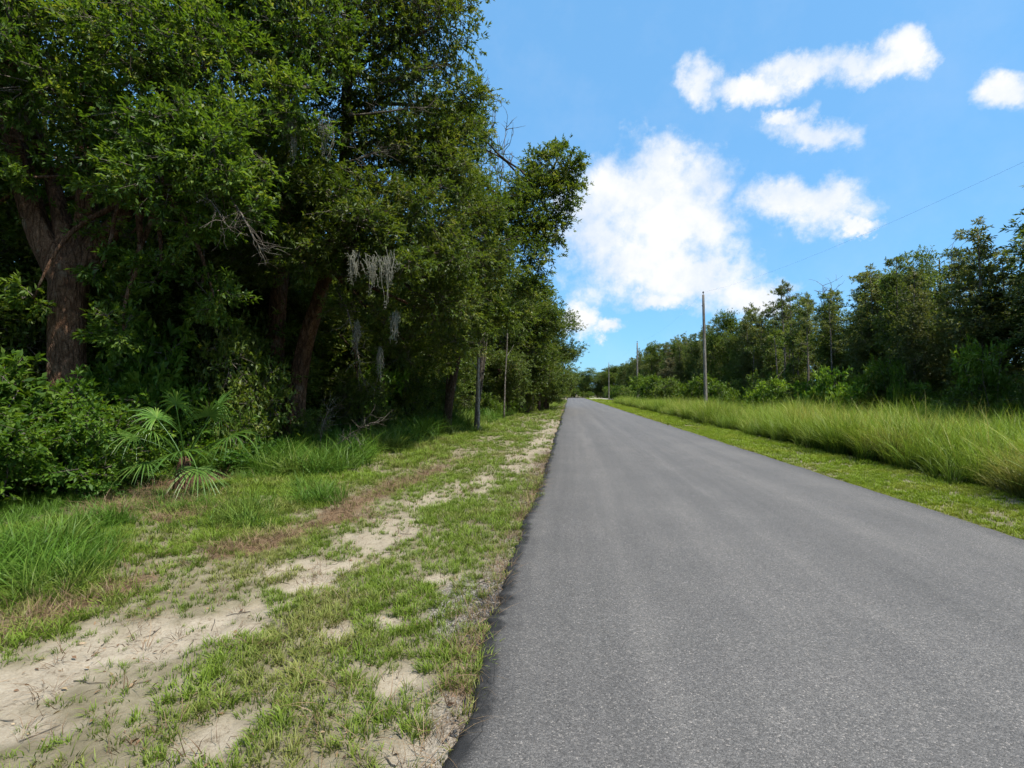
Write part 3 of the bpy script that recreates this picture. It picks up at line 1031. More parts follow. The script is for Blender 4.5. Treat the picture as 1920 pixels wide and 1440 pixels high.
def place_lawn():
    P, S, D = [], [], []
    for (y0, y1, dens, sc) in ((1.0, 5.5, 420, 1.0), (5.5, 10, 230, 1.2), (10, 20, 90, 1.6), (20, 45, 24, 2.4), (45, 110, 7, 3.6)):
        x, y, g = pts_in(-7.0, -.42, y0, y1, dens, int(y0 * 10))
        s, b, gr = masks(x, y)
        n = fbm(x * 1.1 + 5, y * 1.1, 4)
        keep = 1 - .96 * ss(.1, .75, s)
        # sparse tufts standing in the sand
        keep = np.where((s > .4) & (fbm(x * 4.6 + 60, y * 4.6, 3) > .53), .42, keep)
        keep *= (1 - .82 * b) * (1 - .45 * gr)
        keep *= .34 + .66 * ss(.37, .52, n)
        e = edge_left(y)
        keep *= (x < e - .005) | ((x < e + .04) & (g.random(len(x)) < .4))
        lim = np.interp(y, [0, 10, 25, 45, 60], [-6.8, -6.2, -3.8, -3.6, -3.2])
        keep *= x > lim
        ok = g.random(len(x)) < keep
        x, y, n, s, b, gr = x[ok], y[ok], n[ok], s[ok], b[ok], gr[ok]
        hgt = sc * g.uniform(.6, 1.25, len(x)) * (.75 + .8 * np.clip(n - .35, 0, .4)) * np.where(x < -3.4, 1.45, 1) * (1 - .3 * s)
        P.append(np.stack([x, y, ground_z(x, y)], 1)); S.append(hgt)
        dr = .0 + .75 * ss(.52, .74, fbm(x * 1.7 + 80, y * 1.7 + 3, 4)) + .45 * b + .25 * gr + .1 * s + .3 * ss(-.8, -.5, x)
        D.append(np.clip(dr, 0, 1) * .75)
    o = scatter('verge_grass', np.concatenate(P), np.concatenate(S), np.concatenate(D), lawn_src, 5, seed=1)
    tag(o, 'patchy short green turf growing along the left road edge around the sand', 'grass', kind='stuff')
    # straw on the brown litter lines and pavement edge
    P, S, D = [], [], []
    for (y0, y1, dens, sc) in ((1.0, 6, 420, 1.0), (6, 14, 140, 1.5)):
        x, y, g = pts_in(-7.0, -.48, y0, y1, dens, 700 + int(y0))
        s, b, gr = masks(x, y)
        ok = (g.random(len(x)) < np.clip(b * .8 + .03 + .10 * gr + .05 * s, 0, 1)) & (x < edge_left(y))
        x, y = x[ok], y[ok]
        P.append(np.stack([x, y, ground_z(x, y) + .004], 1)); S.append(sc * g.uniform(.5, 1.1, len(x))); D.append(g.random(len(x)))
    o = scatter('dead_straw', np.concatenate(P), np.concatenate(S), np.concatenate(D), straw_src, 4, tilt=.5, seed=2)
    tag(o, 'brown dead straw and clippings lying in a line along the left verge', 'dead grass', kind='stuff')
    # lush weeds towards and beneath the trees
    P, S, D = [], [], []
    for (y0, y1, dens, sc) in ((2.0, 9, 95, .66), (9, 16, 75, 2.0), (16, 30, 36, 2.4), (30, 60, 11, 2.4), (60, 120, 3, 2.0)):
        x, y, g = pts_in(-12, -2.2, y0, y1, dens, 800 + int(y0))
        near = np.interp(y, [0, 3, 6, 9, 12, 20, 30, 45, 60, 120], [-3.9, -3.9, -3.75, -4.1, -4.6, -4.2, -3.6, -3.4, -3.2, -3.0])
        n = fbm(x * .9 + 31, y * .9 + 4, 4)
        s, b, gr = masks(x, y)
        keep = ss(0, .9, near - x) * (.25 + .75 * ss(.40, .54, n)) * (1 - .85 * b)
        for cx, cy_, r_ in CLUMPS:
            keep = np.maximum(keep, ss(.15, -.15, np.hypot(x - cx, y - cy_) - r_))
        ok = g.random(len(x)) < keep
        x, y, n = x[ok], y[ok], n[ok]
        up = np.zeros(len(x))
        for cx, cy_, r_ in CLUMPS:
            up = np.maximum(up, ss(.1, -.25, np.hypot(x - cx, y - cy_) - r_))
        S.append((sc * g.uniform(.55, 1.2, len(x)) * (.8 + 1.2 * np.clip(n - .4, 0, .3))) * (1 + 1.15 * up))
        P.append(np.stack([x, y, ground_z(x, y)], 1))
        D.append(np.clip(.05 + .6 * ss(.5, .7, fbm(x * 1.3, y * 1.3 + 50, 3)), 0, 1) * ss(-8, -5, x))
    o = scatter('undergrowth_grass', np.concatenate(P), np.concatenate(S), np.concatenate(D), lush_src, 5, tilt=.25, seed=3)
    tag(o, 'lush dark green grass and weeds at the foot of the left woods', 'undergrowth', kind='stuff')
    # right strip of mown grass
    P, S, D = [], [], []
    for (y0, y1, dens, sc) in ((2.0, 12, 260, 1.0), (12, 25, 110, 1.5), (25, 60, 26, 2.6), (60, 160, 6, 4.0)):
        x, y, g = pts_in(4.85, 7.4 if y0 < 60 else 12, y0, y1, dens, 900 + int(y0))
        lim = 6.5 + .25 * (fbm(y * .6, y * 0 + 77) - .5) * 2 + .4 if y0 < 60 else 20
        ok = (x > edge_right(y) - .02) & (x < lim)
        for (a, b_, c, d) in ((5.2, 15, 92, 97), (5.2, 16, 128, 150)):
            ok &= ~((x > a) & (x < b_) & (y > c) & (y < d))
        ok &= g.random(len(x)) < .45 + .55 * ss(.35, .5, fbm(x * 1.5, y * 1.5 + 9, 3))
        x, y = x[ok], y[ok]
        P.append(np.stack([x, y, ground_z(x, y)], 1)); S.append(sc * g.uniform(.7, 1.25, len(x)))
        D.append(np.clip(.05 + .7 * ss(.48, .72, fbm(x * 1.2 + 8, y * 1.2 + 3, 4)) + .5 * ss(.25, 0, x - edge_right(y)), 0, 1) * .6)
    o = scatter('mown_grass', np.concatenate(P), np.concatenate(S), np.concatenate(D), mown_src, 4, seed=4)
    tag(o, 'short bright green mown grass strip between the road and the tall grass', 'grass', kind='stuff')
    # tall field grass on the right
    P, S, D = [], [], []
    for (y0, y1, dens, sc) in ((3.0, 14, 26, .95), (14, 28, 18, 1.0), (28, 50, 10, 1.0), (50, 84, 6, 1.05)):
        x, y, g = pts_in(6.3, 21, y0, y1, dens, 1000 + int(y0))
        lim = 6.85 + .35 * (fbm(y * .6, y * 0 + 77) - .5) * 2 + .55 * (fbm(y * 2.2, y * 0 + 27) - .5) - .25 * g.random(len(y)) ** 4
        fade = ss(0, .35, x - lim)
        ok = (x > lim) & (y < 82 - 3 * fbm(x, y))
        x, y, fade = x[ok], y[ok], fade[ok]
        n = fbm(x * .55 + 3, y * .55 + 12, 4)
        S.append(sc * g.uniform(.7, 1.15, len(x)) * (.50 + .22 * fade + 1.1 * np.clip(n - .33, 0, .4)) * np.interp(x, [6.5, 9, 14, 20], [.9, 1.12, 1.22, 1.1]))
        P.append(np.stack([x, y, ground_z(x, y)], 1))
        D.append(np.clip(.02 + 1.0 * ss(.50, .72, fbm(x * .8 + 18, y * .8 + 33, 4)), 0, 1) * .75)
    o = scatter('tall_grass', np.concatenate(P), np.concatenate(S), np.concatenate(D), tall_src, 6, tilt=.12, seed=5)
    tag(o, 'waist high yellow green grass filling the field right of the road', 'tall grass', kind='stuff')

    P, S, D = [], [], []
    for (y0, y1, dens) in ((3.0, 20, 2.6), (20, 45, 1.1)):
        x, y, g = pts_in(7.2, 17, y0, y1, dens, 1100 + int(y0))
        ok = fbm(x * .5 + 9, y * .5 + 44, 3) > .48
        x, y = x[ok], y[ok]
        P.append(np.stack([x, y, ground_z(x, y)], 1)); S.append(g.uniform(.75, 1.15, len(x))); D.append(g.uniform(.5, 1.1, len(x)))
    o = scatter('seed_stalks', np.concatenate(P), np.concatenate(S), np.concatenate(D), seed_src, 3, tilt=.16, seed=6)
    tag(o, 'thin straw coloured seed stalks standing above the tall grass', 'seed stalks', kind='stuff')


place_lawn()


# ------------------------------------------------------------------ gravel and crumbled tar at the edge
def crumbs():
    ico = np.array([[1, 0, 0], [-1, 0, 0], [0, 1, 0], [0, -1, 0], [0, 0, 1], [0, 0, -1]], float)
    fc = np.array([[0, 2, 4], [2, 1, 4], [1, 3, 4], [3, 0, 4], [2, 0, 5], [1, 2, 5], [3, 1, 5], [0, 3, 5]])
    for name, mat, col, n, lab, cat in (('asphalt_crumbs', plain('crumbled_tar', (.055, .055, .055), .85), 0, 2600, 'black crumbled asphalt bits scattered along the broken left road edge', 'asphalt rubble'),
                                        ('gravel', plain('pale_gravel', (.22, .205, .185), .9), 1, 1300, 'pale grey gravel bits scattered on the left verge beside the road', 'gravel')):
        g = np.random.default_rng(60 + col)
        y = g.uniform(1.1, 12, n * 3) if col else 1.1 + 14 * g.random(n * 3) ** 1.5
        if col == 0:
            x = edge_left(y) - np.abs(g.normal(size=len(y))) * .045 + .012
            blob = g.random(len(y)) < .30
            y = np.where(blob, 3.9 + g.normal(size=len(y)) * .26, y)
            x = np.where(blob, edge_left(y) - np.abs(g.normal(size=len(y))) * .12, x)
            ok = np.ones(len(y), bool)
        else:
            x = edge_left(y) - .02 - g.random(len(y)) * .9
            s, b, gr = masks(x, y)
            ok = g.random(len(y)) < np.clip(gr + .08, 0, 1)
        x, y = x[ok][:n], y[ok][:n]
        r = (.004 + .012 * g.random(len(x)) ** 2.5) * (1.25 if col == 0 else .9)
        V = ico[None] * r[:, None, None] * g.uniform(.55, 1.2, (len(x), 6, 1)) * np.array([1, 1, .6])
        th = g.uniform(0, 6.28, len(x))
        c_, s_ = np.cos(th)[:, None], np.sin(th)[:, None]
        V = np.stack([V[..., 0] * c_ - V[..., 1] * s_, V[..., 0] * s_ + V[..., 1] * c_, V[..., 2]], -1)
        V = V + np.stack([x, y, ground_z(x, y) + .002], 1)[:, None]
        T = (np.arange(len(x))[:, None, None] * 6 + fc[None]).reshape(-1, 3)
        me = mesh_from(name, V.reshape(-1, 3), [T], mat)
        tag(link(name, me), lab, cat, kind='stuff')


crumbs()


def litter():
    g = np.random.default_rng(77)
    n = 1500
    x = g.uniform(-6.5, -.4, n); y = 1.2 + 9 * g.random(n) ** 1.3
    th = g.uniform(0, 6.28, n)
    L = g.uniform(.02, .055, n)
    P = np.stack([x, y, ground_z(x, y) + .008], 1)
    D = np.stack([np.cos(th), np.sin(th), g.normal(size=n) * .25], 1)
    V, Q = leaf_quads(P, unit(D), unit(np.array([0, 0, 1.0]) + g.normal(size=(n, 3)) * .4), L, L * g.uniform(.25, .5, n))
    mat = leaf_mat('dry_leaves', [(0, (.09, .05, .03)), (.5, (.22, .13, .07)), (1, (.38, .28, .16))], trans=.1)
    tag(link('leaf_litter', mesh_from('leaf_litter', V, [Q], mat, np.repeat(g.random(n), 4))), 'small dry brown leaves scattered over the left verge', 'leaf litter', kind='stuff')
    G = Geo()
    for k in range(90):
        a = np.array([g.uniform(-4.5, -.5), 1.3 + 6 * g.random() ** 1.4, 0])
        t = g.uniform(0, 6.28)
        b = a + np.array([math.cos(t), math.sin(t), 0]) * g.uniform(.06, .22)
        p = bend(a, b, 4, wob=.1, seed=k)
        p[:, 2] = ground_z(p[:, 0], p[:, 1]) + .007
        tube(G, p, [.003, .003, .0025, .0015], 4, 0, False)
    tag(link('fallen_twigs', G.mesh('fallen_twigs', TWIG)), 'thin dry twigs lying on the sand and turf of the left verge', 'twigs', kind='stuff')


litter()


# ------------------------------------------------------------------ trees
def make_tree(name, loc, stems, limbs, puffs, leafmat, bark, L, W, lai, seed, twigmat=TWIG, **kw):
    """stems/limbs: list of (points, radii) relative to world; everything is stored relative to loc."""
    loc = np.asarray(loc, float)
    root = empty(name, loc)
    g = Geo()
    for i, (p, r) in enumerate(stems):
        if seed < 350: trunk_tube(g, np.asarray(p) - loc, r, seed + i)
        else: tube(g, np.asarray(p) - loc, r, 10, .06, True, seed + i)
    link('trunk', g.mesh('trunk', bark, True), root)
    for i, (p, r) in enumerate(limbs):
        g = Geo()
        tube(g, np.asarray(p) - loc, r, 7, .05, True, seed + 50 + i)
        link('limb', g.mesh('limb', bark, True), root)
    pf = [((np.asarray(p[0]) - loc), *p[1:]) for p in puffs]
    (V, Q, a), (TV, TQ) = foliage(pf, L, W, lai, seed, **kw)
    link('crown', mesh_from('crown', V, [Q], leafmat, a), root)
    tag(link('twigs', mesh_from('twigs', TV, [TQ], twigmat), root), kind='stuff')
    return root


def limbs_to(puffs, stem, r0, seed, frac=.7, wob=.06, sag=.0):
    """Limbs from the nearest lower stem point to each puff centre."""
    out = []
    stem = np.asarray(stem)
    for i, pf in enumerate(puffs):
        c = np.asarray(pf[0], float)
        d = np.linalg.norm(stem[:, :3] - c, axis=1) + 3.0 * np.maximum(0, stem[:, 2] - c[2] + .3)
        k = int(np.argmin(d))
        a = stem[k, :3]
        n = 9
        p = bend(a, c, n, sag=.035 * np.linalg.norm(c - a) + sag, wob=wob, seed=seed + i)
        out.append((p, np.linspace(min(r0, stem[k, 3] * .6), .018, n)))
    return out


def px_puffs(rows):
    return [(at(px, py, D), r) + ((d,) if d else ()) for px, py, D, r, d in [(*q, None) if len(q) == 4 else q for q in rows]]


# --- the big oak with the forked trunk at far left
b1 = at(128, 737, 9.6); b1[2] = -.05
fork = at(128, 500, 9.6)
st = spline([(*b1, .38), (*(b1 + [.02, 0, .35]), .30), (*at(125, 640, 9.6), .27), (*fork, .30)], 16)
sL = spline([(*(fork - [0, 0, .35]), .27), (*at(62, 430, 9.6), .20), (*at(18, 260, 9.6), .17), (*at(-10, 90, 9.2), .19), (*at(20, -120, 9.2), .15), (*at(60, -420, 9.4), .07)], 22)
sM = spline([(*(fork - [0, 0, .2]), .22), (*at(108, 390, 9.8), .13), (*at(80, 300, 10), .11), (*at(40, 200, 10.2), .10), (*at(30, -60, 10.4), .05)], 18)
sR = spline([(*(fork - [0, 0, .35]), .26), (*at(160, 430, 9.9), .16), (*at(152, 300, 9.9), .18), (*at(160, 120, 10), .16), (*at(250, -150, 10.2), .10), (*at(280, -350, 10.2), .05)], 20)
sS = spline([(*(fork - [0, 0, .15]), .27), (*at(205, 425, 9.8), .14), (*at(262, 360, 9.9), .12), (*at(300, 200, 10), .14), (*at(372, 60, 10.2), .12), (*at(430, -120, 10.4), .07)], 20)
st_all = np.concatenate([sL[8:], sM[9:], sR[6:], sS[6:]])
p1 = px_puffs([(20, 60, 8.4, 1.0), (-60, 240, 9, 1.1, .7), (90, -60, 9, 1.5), (240, 60, 8.6, .95), (200, 210, 9.0, .8, .8), (330, 250, 8.6, .8), (300, 340, 8.4, .7, .8),
               (380, 120, 9.2, 1.2), (440, 260, 9.0, .9), (420, 370, 8.8, .65), (150, -200, 9.8, 1.7), (430, -30, 9.8, 1.3), (560, 60, 10.2, 1.1), (540, 200, 9.8, .8),
               (330, -150, 10.2, 1.8), (520, -130, 10.4, 1.6), (60, 390, 10.8, .7, .6), (240, 440, 10.0, .7, .7), (-120, 60, 9.6, 1.5), (60, 160, 8.6, .8), (150, 290, 8.9, .55, .8), (40, 330, 8.8, .4, .6), (215, 330, 8.8, .6), (390, 300, 8.2, .6), (350, 420, 8.6, .5), (190, 500, 9.0, .35, .7), (300, 500, 9.2, .5, .8), (60, 560, 8.9, .4, .6), (230, 620, 9.0, .5, .8), (400, 560, 9.8, .6, .8), (230, 560, 9.6, .5, .6), (-150, 420, 10, 1.2, .6),
               (180, -430, 10.5, 2.2, .7), (-60, -260, 10, 2.0, .7), (480, -380, 10.8, 2.2, .7)])
t1 = make_tree('oak_tree', b1, [(st[:, :3], st[:, 3]), (sL[:, :3], sL[:, 3]), (sM[:, :3], sM[:, 3]), (sR[:, :3], sR[:, 3]), (sS[:, :3], sS[:, 3])],
               limbs_to(p1, st_all, .09, 11), p1, OAK2, BARK, .115, .038, 2.2, 101, tw=.006, hang=.12)
tag(t1, 'massive oak with rough brown forked trunk at the far left of the woods', 'tree')

# --- second oak, leaning twin trunk, drooping boughs and moss
b2 = at(552, 737, 14); b2[2] = -.1
sa = spline([(*b2, .36), (*(b2 + [.0, 0, .6]), .27), (*at(562, 690, 14), .23), (*at(578, 620, 14), .20), (*at(612, 520, 13.6), .17), (*at(640, 360, 13.2), .14), (*at(650, 120, 13), .10), (*at(640, -200, 13), .05)], 26)
b2b = at(512, 737, 14.4); b2b[2] = -.1
sb = spline([(*b2b, .42), (*(b2b + [0, 0, 1.0]), .33), (*at(515, 640, 14.4), .24), (*at(525, 480, 14.4), .20), (*at(540, 250, 14.2), .15), (*at(470, -100, 14), .07)], 24)
p2 = px_puffs([(700, 420, 10.6, .7), (640, 380, 10.8, .7), (760, 500, 10.8, .55), (560, 470, 11, .65), (840, 480, 12.5, .75), (820, 570, 13, .8), (720, 600, 12.5, .55), (880, 560, 15, .9), (640, 520, 11.6, .55), (780, 380, 11.5, .7), (520, 330, 11, .7), (900, 480, 15, 1.0), (840, 330, 13, .8),
                (820, 40, 12.0, 1.05), (770, 150, 12, .85), (815, -70, 12, 1.0), (700, 30, 12, 1.3), (640, 150, 12, 1.1), (740, -120, 12.5, 1.6), (600, -120, 12.5, 1.7),
               (560, 230, 12.2, 1.0), (690, 260, 12.2, 1.0), (790, 290, 13, 1.05), (600, 350, 11.6, .9), (700, 380, 11.8, .9), (520, 400, 12.0, .85), (640, 450, 11.2, .75),
               (740, 490, 11.4, .6), (800, 420, 13, 1.0), (480, 480, 12.4, .8), (690, 580, 12.4, .7, .7), (820, 560, 14, .95), (760, 640, 14.5, .8, .7), 
               (420, 60, 13.5, 1.5), (440, 320, 13.5, 1.0), (860, 180, 14, .8), (690, -380, 13, 2.2, .7), (480, -250, 13.4, 2.2, .7), (840, 250, 13.4, .8), (880, 400, 15, 1.0), (860, 640, 16, .8, .7)])
t2 = make_tree('oak_tree', b2, [(sa[:, :3], sa[:, 3]), (sb[:, :3], sb[:, 3])], limbs_to(p2, np.concatenate([sa[9:], sb[10:]]), .075, 31), p2, OAK, BARK, .12, .038, 2.1, 202, tw=.006, hang=.25, droop=.15)
tag(t2, 'oak with two leaning trunks and drooping mossy boughs over undergrowth', 'tree')

# --- third tree, its crown reaching out towards the road
b3 = at(838, 737, 20); b3[2] = -.05
sc_ = spline([(*b3, .19), (*(b3 + [0, 0, .8]), .15), (*at(870, 600, 19.5), .14), (*at(920, 450, 19), .14), (*at(980, 370, 19), .10), (*at(1040, 310, 19), .05)], 22)
p3 = px_puffs([(1040, 310, 19, .85), (1075, 315, 18.8, .55), (1010, 300, 19.4, .5), (1060, 360, 19, .7), (1010, 385, 19, .95), (950, 400, 18.5, 1.0), (1035, 430, 19.2, .7), (985, 470, 19, 1.0),
               (900, 380, 18, 1.1), (920, 500, 18, 1.1), (1000, 540, 19.5, .75), (860, 460, 18, 1.2), (950, 590, 19, .95), (880, 600, 18, .9), (850, 330, 18.5, 1.1), (800, 520, 18, 1.2), (900, 270, 19, .65),
               (1085, 335, 19, .4), (1050, 275, 19.4, .38), (990, 345, 18.8, .8), (820, 660, 18, .9, .7), (780, 250, 19, 1.5), (870, 220, 18.6, .7)])
t3 = make_tree('oak_tree', b3, [(sc_[:, :3], sc_[:, 3])], limbs_to(p3, sc_[6:], .07, 51), p3, OAK, BARK_D, .14, .05, 2.8, 303)
tag(t3, 'dark crowned tree reaching farthest right over the left verge', 'tree')


# --- woodland kinds that are copied
def generic(name, kind, seed, mat, bark, H_=10.0):
    g = np.random.default_rng(seed)
    z0 = np.zeros(3)
    puffs, limbs = [], []
    lean = g.normal(size=2) * .25
    top = np.array([lean[0], lean[1], H_ * .97])
    sp = bend((0, 0, -.1), top, 14, wob=.012, seed=seed)
    if kind == 'slender':
        rad = np.linspace(.13, .02, 14)
        zz = np.concatenate([np.linspace(.10, .98, 19), g.uniform(.15, .7, 4)])
        for t in zz:
            rr = (1.05 - .55 * max(0, (t - .6)) / .4) * g.uniform(.6, 1.12)
            a = g.uniform(0, 6.28); off = g.uniform(.2, 1.0) * (1.2 - t)
            puffs.append((np.array([math.cos(a) * off, math.sin(a) * off, t * H_]) + [lean[0] * t, lean[1] * t, 0], max(.34, rr)))
        L, W, lai = .16, .055, 1.15
    elif kind == 'broad':
        rad = np.linspace(.20, .03, 14)
        for k in range(26):
            t = g.uniform(.16, 1.0)
            a = g.uniform(0, 6.28)
            off = g.uniform(.3, 2.2) * math.sin(min(1, (1.15 - t) * 1.6 + .15) * 1.57)
            puffs.append((np.array([math.cos(a) * off, math.sin(a) * off, t * H_]), g.uniform(.75, 1.25)))
        L, W, lai = .16, .06, 1.3
    elif kind == 'pine':
        rad = np.linspace(.14, .02, 14)
        for k in range(16):
            t = .5 + .5 * (k / 15)
            a = g.uniform(0, 6.28)
            off = (1.02 - t) * 3.2 * g.uniform(.4, 1)
            puffs.append((np.array([math.cos(a) * off, math.sin(a) * off, t * H_]), g.uniform(.35, .6)))
        L, W, lai = .17, .03, 1.1
    elif kind == 'sparse':
        rad = np.linspace(.10, .015, 14)
        for k in range(13):
            t = g.uniform(.4, 1.02)
            a = g.uniform(0, 6.28); off = g.uniform(.1, 1.0)
            puffs.append((np.array([math.cos(a) * off, math.sin(a) * off, t * H_]), g.uniform(.28, .6), .55))
        L, W, lai = .15, .045, .8
    stem = np.concatenate([sp, rad[:, None]], 1)
    lim = limbs_to(puffs[::3], stem[3:], .04, seed)
    r = make_tree(name, z0, [(sp, rad)], lim[:7], puffs, mat, bark, L, W, lai, seed, k=6, c=12)
    return r


HERE = []
protos = {}
protos['slender_a'] = generic('slender_tree', 'slender', 401, OLIVE, BARK_P)
protos['slender_b'] = generic('slender_tree', 'slender', 402, WOOD, BARK_P)
protos['slender_c'] = generic('slender_tree', 'slender', 403, OLIVE, BARK_P)
protos['broad_a'] = generic('broadleaf_tree', 'broad', 404, WOOD, BARK_D)
protos['broad_b'] = generic('broadleaf_tree', 'broad', 405, OAK, BARK_D)
protos['pine'] = generic('pine_tree', 'pine', 406, WOOD, BARK_P)
protos['sparse'] = generic('sparse_tree', 'sparse', 407, OLIVE, BARK_P)
protos['grey'] = generic('pale_tree', 'slender', 408, GREYISH, BARK_P)
first_used = {}


def plant(kind, x, y, h, label, cat='tree', group=None, rz=None, wide=1.0):
    root = protos[kind]
    base = 10.0
    s = h / base
    rz = random.uniform(0, 6.28) if rz is None else rz
    loc = (x, y, -.05 if x < 7 else -.2)
    scl = (s * wide, s * wide, s)
    if kind not in first_used:
        first_used[kind] = True
        root.location, root.rotation_euler, root.scale = loc, (0, 0, rz), scl
        tag(root, label, cat, group)
        return root
    o = copy_tree(root, loc, rz, scl, label, group)
    o['category'] = cat
    return o


# right-hand wood: the trees that stand out, each with its own words
FRONT = [
    ('slender_b', 18.5, 21.5, 10.8, 'tallest dark tree at the right edge of the picture behind the tall grass', 1.25),
    ('slender_a', 16.8, 22.8, 8.6, 'olive green tree just left of the tallest one at the right edge', 1.15),
    ('slender_c', 17.8, 25.6, 8.0, 'thin topped olive tree right of the dark round topped tree', 1.0),
    ('broad_a', 18.2, 28.6, 9.1, 'dark round topped tree rising above its neighbours in the right wood', .8),
    ('slender_b', 18.6, 46.5, 11.3, 'tall dark tree with forked open top right of the nearest power pole', .85),
    ('sparse', 17.2, 43.0, 10.4, 'thin half bare tree beside the forked open top in the right wood', 1.0),
    ('pine', 19.5, 58, 10.6, 'small pointed conifer rising just right of the nearest power pole', .7),
    ('grey', 14.6, 76, 8.8, 'pale grey leaved tree left of the nearest power pole', 1.3),
    ('broad_b', 14.6, 92, 10.2, 'round open topped tree beside the second power pole', .9),
    ('sparse', 16.2, 33.5, 7.9, 'thin half bare tree above the round dark bush in the right wood', 1.0),
    ('sparse', 17.0, 38.5, 8.6, 'thin tree with grey dead tips midway along the right wood', 1.0),
    ('slender_a', 17.4, 31.2, 8.8, 'olive tree with its crown just right of the thin half bare tree, mid right wood', 1.15),
    ('slender_c', 18.4, 33.6, 9.2, 'olive tree crowding behind the thin half bare tree, mid right wood', 1.2),
    ('slender_b', 17.6, 36.0, 8.7, 'green tree filling the wall left of the thin half bare tree, mid right wood', 1.15),
    ('broad_b', 20.4, 34.6, 9.2, 'dense crown closing the wood behind the thin half bare tree', 1.0),
    ('broad_a', 20.0, 30.0, 9.4, 'dense crown closing the wood behind the dark round topped tree', 1.0),
]
for kd, x, y, h, lab, w in FRONT:
    plant(kd, x, y, h, lab, wide=w)
GR = 'woodland trees behind the tall grass on the right'
LR = 'olive green woodland tree standing in the dense row right of the road'
g = np.random.default_rng(5)
taken = [(f[1], f[2]) for f in FRONT]


def hline(y):
    return float(np.interp(y, [10, 22, 27, 35, 46, 60, 110, 160], [10.6, 10.2, 8.9, 8.8, 9.7, 10.2, 11.2, 9.6]))


n_r = 0
FRONT_ROW = []
for row, (xb, st_) in enumerate(((16.6, 1.6), (18.6, 1.8), (21.2, 2.4), (25, 3.4))):
    y = 12 + row * .8
    while y < (150 if row < 2 else 110):
        x = xb + g.uniform(-.9, .9) - (.022 * max(0, y - 60))
        if all((x - a) ** 2 + (y - b) ** 2 > 1.6 ** 2 for a, b in taken):
            kd = g.choice(['slender_a', 'slender_b', 'slender_c', 'broad_a', 'broad_b', 'sparse'], p=[.31, .24, .29, .06, .05, .05])
            h = hline(y) * (g.uniform(.80, 1.0) if row == 0 else g.uniform(.88, 1.06))
            o = plant(kd, x, y, h, LR, group=GR, wide=g.uniform(.72, 1.0))
            if row == 0: FRONT_ROW.append(o)
            n_r += 1
        y += st_ * g.uniform(.75, 1.3) * (1 + .006 * y)
GE = 'trees closing the view at the far end of the road'
for k in range(52):
    x = -24 + (k % 26) * 2.6 + g.uniform(-1, 1)
    plant(str(g.choice(['broad_a', 'slender_b', 'broad_b', 'slender_a'])), x, 174 + g.uniform(0, 8) + (10 if k > 25 else 0), g.uniform(7.0, 9.6) * (1.1 if x > 6 else .95),
          'distant blue green tree behind the far end of the road', group=GE, wide=1.5)

# left-hand wood beyond the three oaks
LEFT = [
    ('broad_b', -6.6, 26.5, 9.2, 'yellow green tree behind the pale slender trunk on the left', 1.05),
    ('broad_a', -4.6, 33.5, 10.4, 'leafy tree just beyond the pale slender trunk in the left wood', 1.0),
    ('broad_b', -3.4, 40, 10.4, 'yellowish green tree of the left wood before the last overhanging one', 1.0),
    ('broad_a', -2.3, 47, 9.4, 'last tree of the left wood with twigs overhanging the road', 1.3),
    ('slender_b', -3.2, 43.5, 11.0, 'tall narrow tree topping the far end of the left wood', .9),
]
for kd, x, y, h, lab, w in LEFT:
    plant(kd, x, y, h, lab, wide=w)
for i_, (x, y, h, lab) in enumerate(((-2.7, 43.5, 9.6, 'dense tree just before the last overhanging one at the road'), (-2.2, 50.5, 9.6, 'dense tree behind the last overhanging one beside the road'), (-3.6, 37.5, 9.8, 'dense dark tree at the bend of the left verge'), (-2.6, 56, 9.4, 'farthest dense tree hugging the left edge of the road'))):
    plant('broad_a' if i_ % 2 else 'broad_b', x, y, h, lab, wide=1.25)
# (the rows behind follow)
GL = 'trees deep inside the wood left of the road'
n_l = 0
for row, (xb, sp_, hh) in enumerate(((-9.5, 3.4, 10), (-12.5, 3.4, 10.5), (-16.5, 3.6, 11), (-22, 4.2, 11.5))):
    y = 10 + row * .7
    while y < (70 if row < 2 else 45):
        x = xb + g.uniform(-1, 1) + max(0, min(1, (y - 20) / 25)) * 3.0
        if math.hypot(x + 9.4, y - 8.5) > 3.4 and math.hypot(x + 7.5, y - 13.2) > 2.2:
            kd = g.choice(['slender_b', 'broad_a', 'broad_b'], p=[.3, .4, .3])
            plant(str(kd), x, y, hh * g.uniform(.8, 1.1), 'shaded woodland tree in the depth of the left wood', group=GL, wide=g.uniform(1.0, 1.3))
            n_l += 1
        y += sp_ * g.uniform(.8, 1.3)
for k in range(16):
    plant('slender_b' if k % 3 else 'broad_a', -5.2 + g.uniform(-1, .6), 60 + k * 7, 8 + g.uniform(-1, 1.5), 'tree lining the left side of the far road',
          group='trees lining the far left side of the road', wide=1.1)
# trees behind the far left shrubs, closing the gap beside the big oak
for x, y in ((-14, 8.5), (-13.5, 5), (-17, 10), (-17.5, 6.5), (-21, 9), (-16, 2.5), (-20, 4)):
    plant('broad_a', x, y, 8.5, 'tree behind the big forked oak at the far left', group='trees behind the forked oak', wide=1.2)


